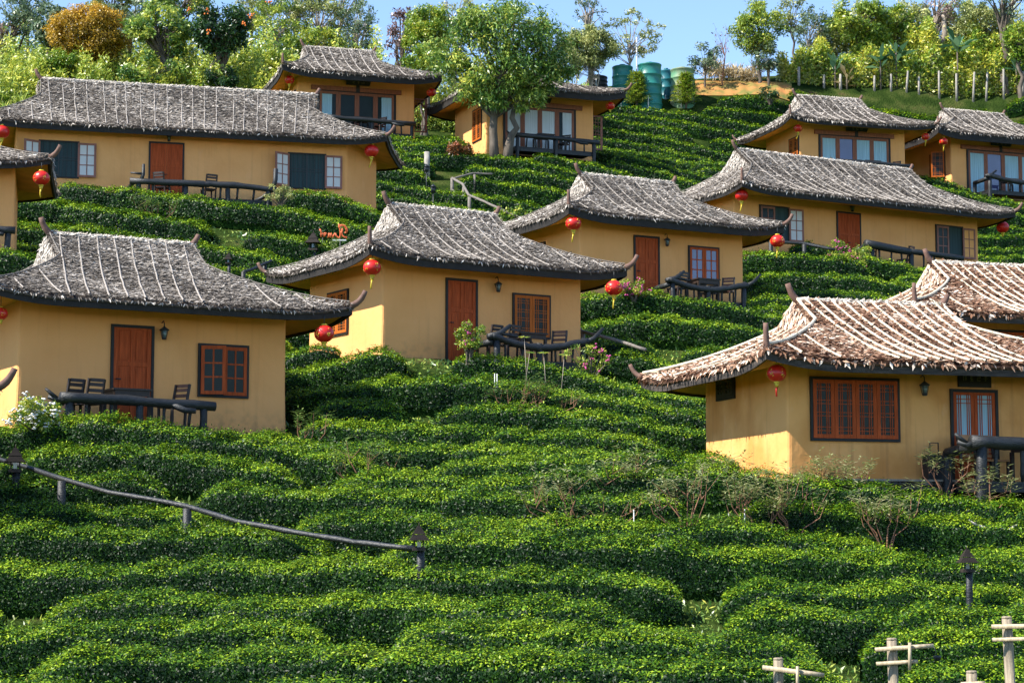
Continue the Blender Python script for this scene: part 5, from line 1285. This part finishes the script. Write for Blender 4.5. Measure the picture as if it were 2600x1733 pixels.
shrub(1955, 262, yr(124.0), .7, .9, 'dark', 'single dark round bush on the bare orange bank', None, L=.14)
shrub(60, 640, 52.5, .9, .9, 'bright', 'leafy green bush at the foot of the left edge cottage', None, dens=.8, L=.09)
# ------------------------------------------------------------------ scraggly fruit saplings between the rows
def sapling(px, py, label, hh=1.3, spread=.8, n=6, leaf='peach', bark='redtwig', tuft=16, L=.15, up=.6, Y=None, lean=0, r=.019):
    hh *= .74; spread *= .9; p = onground(px, py); t = thing('fruit_sapling', label, 'sapling', tuple(p), 0, 'scraggly fruit saplings among the tea rows')
    random.seed(int(px*3+py)); b = MB(); P = []; N = []; Ax = []
    for i in range(n):
        a = random.uniform(-1, 1); tip = np.array([a*spread+lean, random.uniform(-.4, .4), hh*random.uniform(.6, 1.1)])
        mid = np.array([tip[0]*.35, tip[1]*.5, .35*hh+random.uniform(-.1, .1)*hh])
        pt = [np.array([0, 0, -.1]), mid, (mid+tip)/2+np.array([a*.12, 0, -.05]), tip]; b.tube(pt, [r, r*.7, r*.45, r*.15], 5, caps=False)
        for s in range(2):
            q = (mid+tip)/2; tp = q+np.array([random.gauss(0, .2), random.gauss(0, .15), random.uniform(.1, .35)*hh]); b.tube([q, tp], [r*.4, r*.1], 4, caps=False)
            for _ in range(tuft): P.append(tp+np.array([random.gauss(0, .05), random.gauss(0, .05), random.gauss(0, .10)])); d = unit(np.array([random.gauss(0, 1), random.gauss(0, 1), random.uniform(-.3, .8)])); Ax.append(d*2); N.append([-d[0]*.3, -d[1]*.3, 1])
        for _ in range(tuft): s = random.uniform(.55, 1); P.append(pt[2]*(1-s)+tip*s+np.array([random.gauss(0, .02)]*3)); d = unit(np.array([random.gauss(0, 1), random.gauss(0, 1), random.uniform(-.2, .9)])); Ax.append(d*2); N.append([-d[0]*.3, -d[1]*.3, 1])
    b.build('branches', M[bark], t); P = np.array(P)
    quads('leaves', leaf_quads(P, np.array(N), L*(.7+.6*rng.random(len(P))), .19, up-.8, axis=np.array(Ax), rnd=.3), np.clip(.5+.25*rng.normal(size=len(P)), 0, 1), [M[leaf]], t)
for a in ((930, 1275, 'spreading sapling with bare forked branches in the middle of the slope', dict(hh=1.5, spread=1.0, n=7)),
          (770, 1180, 'thin sapling leaning left below the middle cottage', dict(hh=1.4, spread=.5, n=4)),
          (1310, 1085, 'leafy sapling with white stakes below the middle deck', dict(hh=1.5, spread=.9, n=8)),
          (1400, 1095, 'half bare brown sapling right of the leafy one', dict(hh=1.3, spread=.9, n=6, tuft=8)),
          (1450, 1390, 'sapling with silvery plumes left of the others in the foreground', dict(hh=1.9, spread=.6, n=6, leaf='silver', lean=-.4)),
          (1530, 1395, 'wide bare-legged sapling in the foreground middle', dict(hh=1.2, spread=.9, n=6, tuft=10)),
          (1745, 1400, 'upright red stemmed sapling on the tall hedge', dict(hh=1.9, spread=.8, n=8, leaf='silver')),
          (1930, 1400, 'dense red twigged sapling on the tall hedge', dict(hh=1.7, spread=.9, n=10, leaf='silver', tuft=20)),
          (2010, 1405, 'sapling with one long curved branch right of the red twigged one', dict(hh=1.8, spread=.9, n=6, leaf='silver')),
          (2250, 1430, 'tall sapling with white foot right of the tall hedge', dict(hh=1.9, spread=.9, n=8, leaf='silver')),
          (2400, 1290, 'plumed sapling in front of the stone ledge', dict(hh=1.5, spread=.6, n=6, leaf='silver')),
          (2520, 1330, 'arching plumed sapling before the right deck', dict(hh=1.2, spread=.8, n=5, leaf='silver')),
          (400, 580, 'feathery sapling above the front left roof', dict(hh=1.4, spread=1.0, n=7, leaf='peach')),
          (1600, 1300, 'pale plumed sapling between the rows', dict(hh=1.4, spread=.8, n=6, leaf='silver', tuft=18)),
          (1860, 1300, 'pale plumed sapling below the sunlit wall', dict(hh=1.3, spread=.9, n=8, leaf='silver', tuft=18)),
          (2130, 1300, 'pale plumed sapling below the lattice window', dict(hh=1.3, spread=.9, n=8, leaf='silver', tuft=18)),
          ): sapling(a[0], a[1], a[2], **a[3])
# white crooked branch at the right edge
p = onground(2610, 1440); t = thing('crooked_tree', 'white crooked bare trunk bending in from the right edge', 'tree', tuple(p)); A = lambda x, y: at(x, y, p[1])-p
b = MB(); b.tube([A(2606, 1450), A(2594, 1415), A(2582, 1385), A(2560, 1352), A(2545, 1345), A(2510, 1342), A(2475, 1330), A(2460, 1318)], [.10, .085, .075, .06, .05, .035, .02, .01], 7, jit=.08)
b.tube([A(2560, 1350), A(2575, 1335), A(2585, 1330)], [.04, .02, .01], 5); b.tube([A(2508, 1342), A(2496, 1360), A(2480, 1372)], [.02, .012, .006], 5)
b.build('trunk', M['whitebark'], t)
for px, py in ((1256, 1058), (1262, 1058), (1610, 1400), (1892, 1395)):
    q = onground(px, py); b = MB(); b.tube([(0, 0, 0), (.0, 0, 1.0 if px < 1300 else .7)], .010, 5); o = b.build('plastic_stake', M['pipe']); o.location = tuple(q)
    tag(o, 'thin white stake standing among the tea hedges', 'stake', 'thin white stakes in the tea')
# seed heads before the middle deck
for i, (px, py, l) in enumerate(((1331, 855, 150), (1345, 895, 90), (1380, 895, 110), (1433, 900, 120))):
    Y = 49.0; p = at(px, py, Y); t = thing('tall_seedling', ['tallest', 'shortest, drooping', 'middle', 'rightmost'][i]+' thin stemmed seedling in front of the middle deck', 'seedling', (p[0], Y, p[2]-l*Y/FPX), 0, 'thin seedlings in front of the middle deck')
    b = MB(); b.tube([(random.uniform(-.15, .15), 0, 0), (0, 0, l*Y/FPX)], [.010, .006], 5); b.build('stem', M['palebark'], t)
    d = unit(rng.normal(size=(16, 3))*[1, 1, .35]); quads('leaves', leaf_quads(np.tile([0, 0, l*Y/FPX], (16, 1)), np.tile([0, -.3, 1.], (16, 1)), .16, .16, .1, axis=d*3, rnd=.1), rng.random(16), [M['bright']], t)
# ------------------------------------------------------------------ path rails, lamps, sign, bamboo racks
def rail_thing(label, pts_, Y0s, r, m, posts, name='path_rail', rp=None, lower=None, hg=1.0):
    Y0s = [above(x, y, hg) for x, y in pts_]; posts = [(x, y, above(x, y, hg)-.02) for x, y, _ in posts]
    if lower: lower = [(x, y, above(x, y-30, hg)) for x, y, _ in lower]
    P = [at(x, y, Y) for (x, y), Y in zip(pts_, Y0s)]; o = P[0].copy(); t = thing(name, label, 'railing', tuple(o))
    b = MB(); log(b, [q-o for q in P], r, 8); b.build('rail', M[m], t)
    if lower: b = MB(); log(b, [at(x, y, Y)-o for x, y, Y in lower], r*.8, 7); b.build('rail', M[m], t)
    for (x, y, Y) in posts:
        q = at(x, y, Y); zg = gz(q[0], Y)-.1; b = MB(); b.tube([q-o, np.array([q[0]-o[0], q[1]-o[1], zg-o[2]])], [rp or r*1.3]*2, 8, jit=.05); b.build('post', M[m], t)
rail_thing('long dark handrail sloping down across the lower left rows', [(-20, 1160), (60, 1183), (157, 1215), (280, 1250), (400, 1270), (475, 1285), (600, 1322), (760, 1352), (900, 1375), (1050, 1392)], [36.5, 36.2, 36, 35.6, 35.2, 35, 34.6, 34.2, 33.8, 33.5], .046, 'charlog', [(157, 1220, 36), (475, 1290, 35)], rp=.075, hg=.95)
rail_thing('weathered grey handrail turning beside the path in the upper middle', [(1148, 452), (1175, 468), (1190, 495), (1230, 512), (1290, 540), (1345, 560)], [64, 63.5, 63, 62.5, 62, 61.5], .055, 'greylog', [(1148, 452, 64), (1178, 475, 63.3), (1192, 500, 62.8)], lower=[(1148, 482, 64), (1178, 510, 63.3)])
rail_thing('grey rail end above the weathered handrail, half hidden in tea', [(1155, 452), (1200, 440), (1250, 442)], [64.2, 66, 67], .04, 'greylog', [(1205, 443, 66)])
rail_thing('pale handrail running down right of the middle cottage', [(1470, 833), (1480, 842), (1560, 862), (1640, 888)], [52.5, 52.3, 51.5, 50.8], .05, 'greylog', [(1480, 842, 52.3)])
rail_thing('dark handrail end between the front left and middle cottages', [(618, 690), (640, 684), (688, 662)], [56, 56.5, 58], .05, 'charlog', [(618, 690, 56), (672, 668, 57.5)])
rail_thing('dark low rail along the left part of the upper right long house', [(1925, 603), (1960, 614), (2040, 618), (2120, 634)], [73.2, 73.5, 74, 74.8], .06, 'charlog', [(1957, 614, 73.5), (2042, 620, 74)])
def pagoda_lamp(px, py, Y, s, label, postlen):
    """py: height of the finial"""
    Y = above(px, py, 1.45 if Y < 50 else 1.4); p = at(px, py, Y); t = thing('pagoda_lamp', label, 'lamp', tuple(p), random.uniform(-.2, .2), 'small wooden pagoda lamps on posts'); s = s*Y/FPX
    b = MB()
    def roofp(z0, z1, w0, w1, n=5):
        for i in range(n):
            q = i/n; w_ = w0+(w1-w0)*q**.8; z = z0+(z1-z0)*q; b.box((-w_, -w_, z), (w_, w_, z+(z1-z0)/n*.72)); b.box((-w_*.93, -w_*.93, z+(z1-z0)/n*.7), (w_*.93, w_*.93, z+(z1-z0)/n*1.02))
    roofp(-1.15*s, -.35*s, .62*s, .12*s); b.tube([(0, 0, -.4*s), (0, 0, 0)], [.07*s, .02*s], 6); roofp(-1.75*s, -1.2*s, .98*s, .55*s, 4)
    b.build('lamp_roof', M['lampwood'], t)
    b = MB()
    for a in (-1, 1):
        for c in (-1, 1): b.box((a*.42*s-.04*s, c*.42*s-.04*s, -2.45*s), (a*.42*s+.04*s, c*.42*s+.04*s, -1.74*s))
    b.box((-.62*s, -.62*s, -2.75*s), (.62*s, .62*s, -2.46*s)); b.box((-.52*s, -.52*s, -2.46*s), (.52*s, .52*s, -2.40*s)); b.build('lamp_cage', M['lampwood'], t)
    b = MB(); b.box((-.18*s, -.18*s, -2.4*s), (.18*s, .18*s, -1.85*s)); b.build('lamp_glass', M['lampglass'], t)
    zg = gz(p[0], Y)-p[2]-.1
    b = MB(); log(b, [(0, 0, min(zg, -3.5*s)), (.03, 0, -2.75*s)], .38*s, 9); b.build('post', M['charlog'], t)
pagoda_lamp(40, 1127, 36.2, 26, 'wooden pagoda lamp at the left edge on the dark handrail', 0); pagoda_lamp(1064, 1325, 33.2, 26, 'wooden pagoda lamp at the lower end of the dark handrail', 0)
pagoda_lamp(2455, 1385, 32.5, 24, 'wooden pagoda lamp standing at lower right', 0); pagoda_lamp(796, 585, 62.0, 19, 'wooden pagoda lamp beside the orange script sign', 0); pagoda_lamp(580, 640, 60.0, 11, 'small pagoda lamp roof just above the front left cottage roof', 0)
def small_lamp(px, py, Y, s, label):
    Y = above(px, py, 1.15); p = at(px, py, Y); t = thing('garden_lamp', label, 'lamp', tuple(p), 0, 'small black garden lamps'); s *= Y/FPX
    b = MB(); b.lathe([(.85*s, 0), (.5*s, .35*s), (.05*s, .8*s)], (0, 0, .55*s), 6); b.lathe([(.5*s, -1.0*s), (.6*s, .55*s)], (0, 0, 0), 6)
    for q in range(6): a = q*math.pi/3; b.tube([(.62*s*math.cos(a), .62*s*math.sin(a), .55*s), (.52*s*math.cos(a), .52*s*math.sin(a), -1.0*s)], .06*s, 4)
    b.build('lamp_housing', M['iron'], t); zg = gz(p[0], Y)-p[2]-.1; b = MB(); b.tube([(0, 0, min(zg, -1.5*s)), (0, 0, -1.0*s)], .12*s, 6); b.build('post', M['iron'], t)
small_lamp(1083, 428, 80, 9, 'small black garden lamp higher up, left of the red leaved bush'); small_lamp(1100, 480, 72, 10, 'small black garden lamp with pointed hood beside the weathered handrail')
b = MB(); p = at(1084, 400, above(1084, 400, 1.0)); zg = gz(p[0], p[1])-p[2]; b.tube([(0, 0, zg-.1), (0, 0, .25)], [.13, .12], 8, jit=.05); o = b.build('stump_post', M['post']); o.location = tuple(p); tag(o, 'short grey round post behind the upper garden lamp', 'post')
# the orange metal script seen from behind
Y = above(845, 595, 1.15); o0 = at(845, 590, Y); t = thing('script_sign', 'orange metal script sign seen from behind, standing in the tea above the middle cottage', 'sign', tuple(o0)); sx = 160/2281
A = lambda x, y: at(760+x*sx, 550+y*sx, Y)-o0
b = MB()
for st in ([(735, 450), (790, 520), (800, 620), (790, 740)], [(790, 660), (850, 610), (890, 640), (880, 730)], [(900, 720), (960, 620), (1010, 620), (960, 600), (890, 610)],
           [(1080, 590), (1070, 680), (1040, 770)], [(1075, 600), (1120, 680), (1150, 600), (1190, 700), (1210, 760), (1240, 690), (1290, 600), (1330, 640), (1320, 730)],
           [(1150, 600), (1120, 700), (1130, 760)], [(1300, 600), (1350, 700), (1420, 770), (1470, 760), (1490, 640), (1480, 480), (1440, 350), (1430, 260)],
           [(1440, 330), (1540, 300), (1640, 320), (1720, 410), (1745, 520), (1700, 590), (1640, 570)], [(1420, 400), (1500, 340), (1610, 330), (1700, 440), (1700, 570)],
           [(1490, 540), (1540, 600), (1560, 680), (1620, 740), (1720, 740), (1700, 800)], [(1560, 420), (1550, 540), (1500, 620)]):
    b.tube([A(*q) for q in st], .028, 5)
b.build('script_lettering', M['signred'], t)
b = MB(); b.box(tuple(A(1200, 860)-[0, .02, .01]), tuple(A(1700, 850)+[0, .02, .02])); b.build('sign_base', M['pipe'], t)
zg = gz(o0[0], Y)-o0[2]
for x in (850, 1480): q = A(x, 760); b = MB(); b.tube([q, (q[0], q[1], min(zg, q[2]-.2)-.1)], .02, 5); b.build('support', M['iron'], t)
# bamboo racks
def rack(px, py, Y, r_px, bars, label, lean=0, cups=()):
    p = at(px, py, Y); t = thing('bamboo_rack', label, 'bamboo post', (p[0], p[1], p[2]), 0, 'bamboo posts with cross bars at lower right'); m_ = Y/FPX; r = r_px*m_
    zg = gz(p[0], Y)-p[2]-.1; b = MB(); L_ = -zg
    pts_ = [(lean*q*L_, 0, -q*L_) for q in (0, .15, .33, .331, .5, .75, 1)]
    b.tube([(0, 0, .0)]+pts_[1:], [r*.98, r, r*1.0, r*1.06, r*1.02, r*1.03, r*1.05], 14, jit=.012); b.build('post', M['bamboogrey'], t)
    b = MB(); b.lathe([(r*1.02, -.012), (r*.97, .006), (r*.70, .012)], (0, 0, -.004), 14); b.build('cut_end', M['bamboogrey'], t)
    for (x0, y0, x1, y1, rb) in bars:
        b = MB(); q0 = at(x0, y0, Y-r-rb*m_*.9)-p; q1 = at(x1, y1, Y-r-rb*m_*.9)-p
        b.tube([q0*(1-s)+q1*s for s in (0, .3, .301, .6, .601, 1)], [rb*m_, rb*m_, rb*m_*1.1, rb*m_, rb*m_*1.08, rb*m_], 10); b.build('cross_bar', M['bamboo'], t)
        xm = (px); q = at(px, y0+(y1-y0)*(px-x0)/(x1-x0), Y)-p
        b = MB(); b.lathe([(r*1.12, -.012), (r*1.12, .012)], (q[0], q[1]-rb*m_*.5, q[2]+.01), 14); b.build('lashing', M['greylog'], t)
    for (x, y0, y1) in cups:
        b = MB(); q0 = at(x, y0, Y-.12)-p; q1 = at(x, y1, Y-.12)-p; b.tube([q0, q1], .018, 6); b.build('hanging_stick', M['bamboo'], t)
rack(1976, 1670, 22.5, 12.5, [(1936, 1693, 2092, 1713, 6)], 'leftmost bamboo post with a single cross bar', cups=((2025, 1690, 1760),))
rack(2264, 1620, 22.0, 13, [(2222, 1648, 2370, 1638, 5.5), (2225, 1684, 2330, 1678, 5)], 'middle bamboo post with two cross bars and a dangling bowl', lean=.02, cups=((2310, 1630, 1700),))
rack(2556, 1565, 21.0, 13, [(2518, 1590, 2640, 1588, 6), (2520, 1623, 2640, 1620, 5)], 'tallest bamboo post at the right edge with two cross bars', lean=.03)
rack(2467, 1703, 21.5, 14, [(2440, 1735, 2500, 1733, 5)], 'low cut bamboo post between the two taller ones')
p = at(2380, 1668, 22.0); t = thing('hanging_bowl', 'small dark bowl hanging from the cross bar of the middle bamboo post', 'bowl', tuple(p))
b = MB(); b.lathe([(.01, -.035), (.030, -.028), (.042, .0), (.043, .018), (.036, .018)], (0, 0, 0), 14); b.build('bowl', M['case'], t)
b = MB(); b.tube([(0, 0, .018), tuple(at(2371, 1640, 22.0)-p)], .004, 4); b.build('cord', M['iron'], t)
# small patches of pale grass between the near rows
def grass_patch(px, py, r, n, label):
    c = onground(px, py); a = rng.random(n)*6.283; d = r*np.sqrt(rng.random(n)); X = c[0]+d*np.cos(a)*1.4; Y = c[1]+d*np.sin(a); P = np.stack([X, Y, ground(X, Y)], -1)
    return tag(quads('grass', leaf_quads(P, rng.normal(size=(n, 3))+[0, -1, .3], .16*(.5+rng.random(n)), .09, 3), rng.random(n), [M['yellowg']]), label, 'grass', None, 'stuff')
grass_patch(1270, 1670, .55, 3500, 'sunlit yellow green grass in a gap between near rows'); 0
def weeds():
    n = 150000; Y = 23+rng.random(n)**1.2*50; X = (rng.random(n)-.5)*Y*.56; k = ~blocked(X, Y)
    X = X[k]; Y = Y[k]; P = np.stack([X, Y, ground(X, Y)], -1); L = .09*(Y/34)**.6*(.5+rng.random(len(X)))
    tag(quads('weeds', leaf_quads(P, rng.normal(size=P.shape)*.8+[0, -.6, .7], L, .3, .8), np.clip(.35+.25*rng.normal(size=len(X)), 0, 1), [M['mango']]), 'low weeds and leaf litter on the soil between the hedges', 'weeds', None, 'stuff')
weeds()
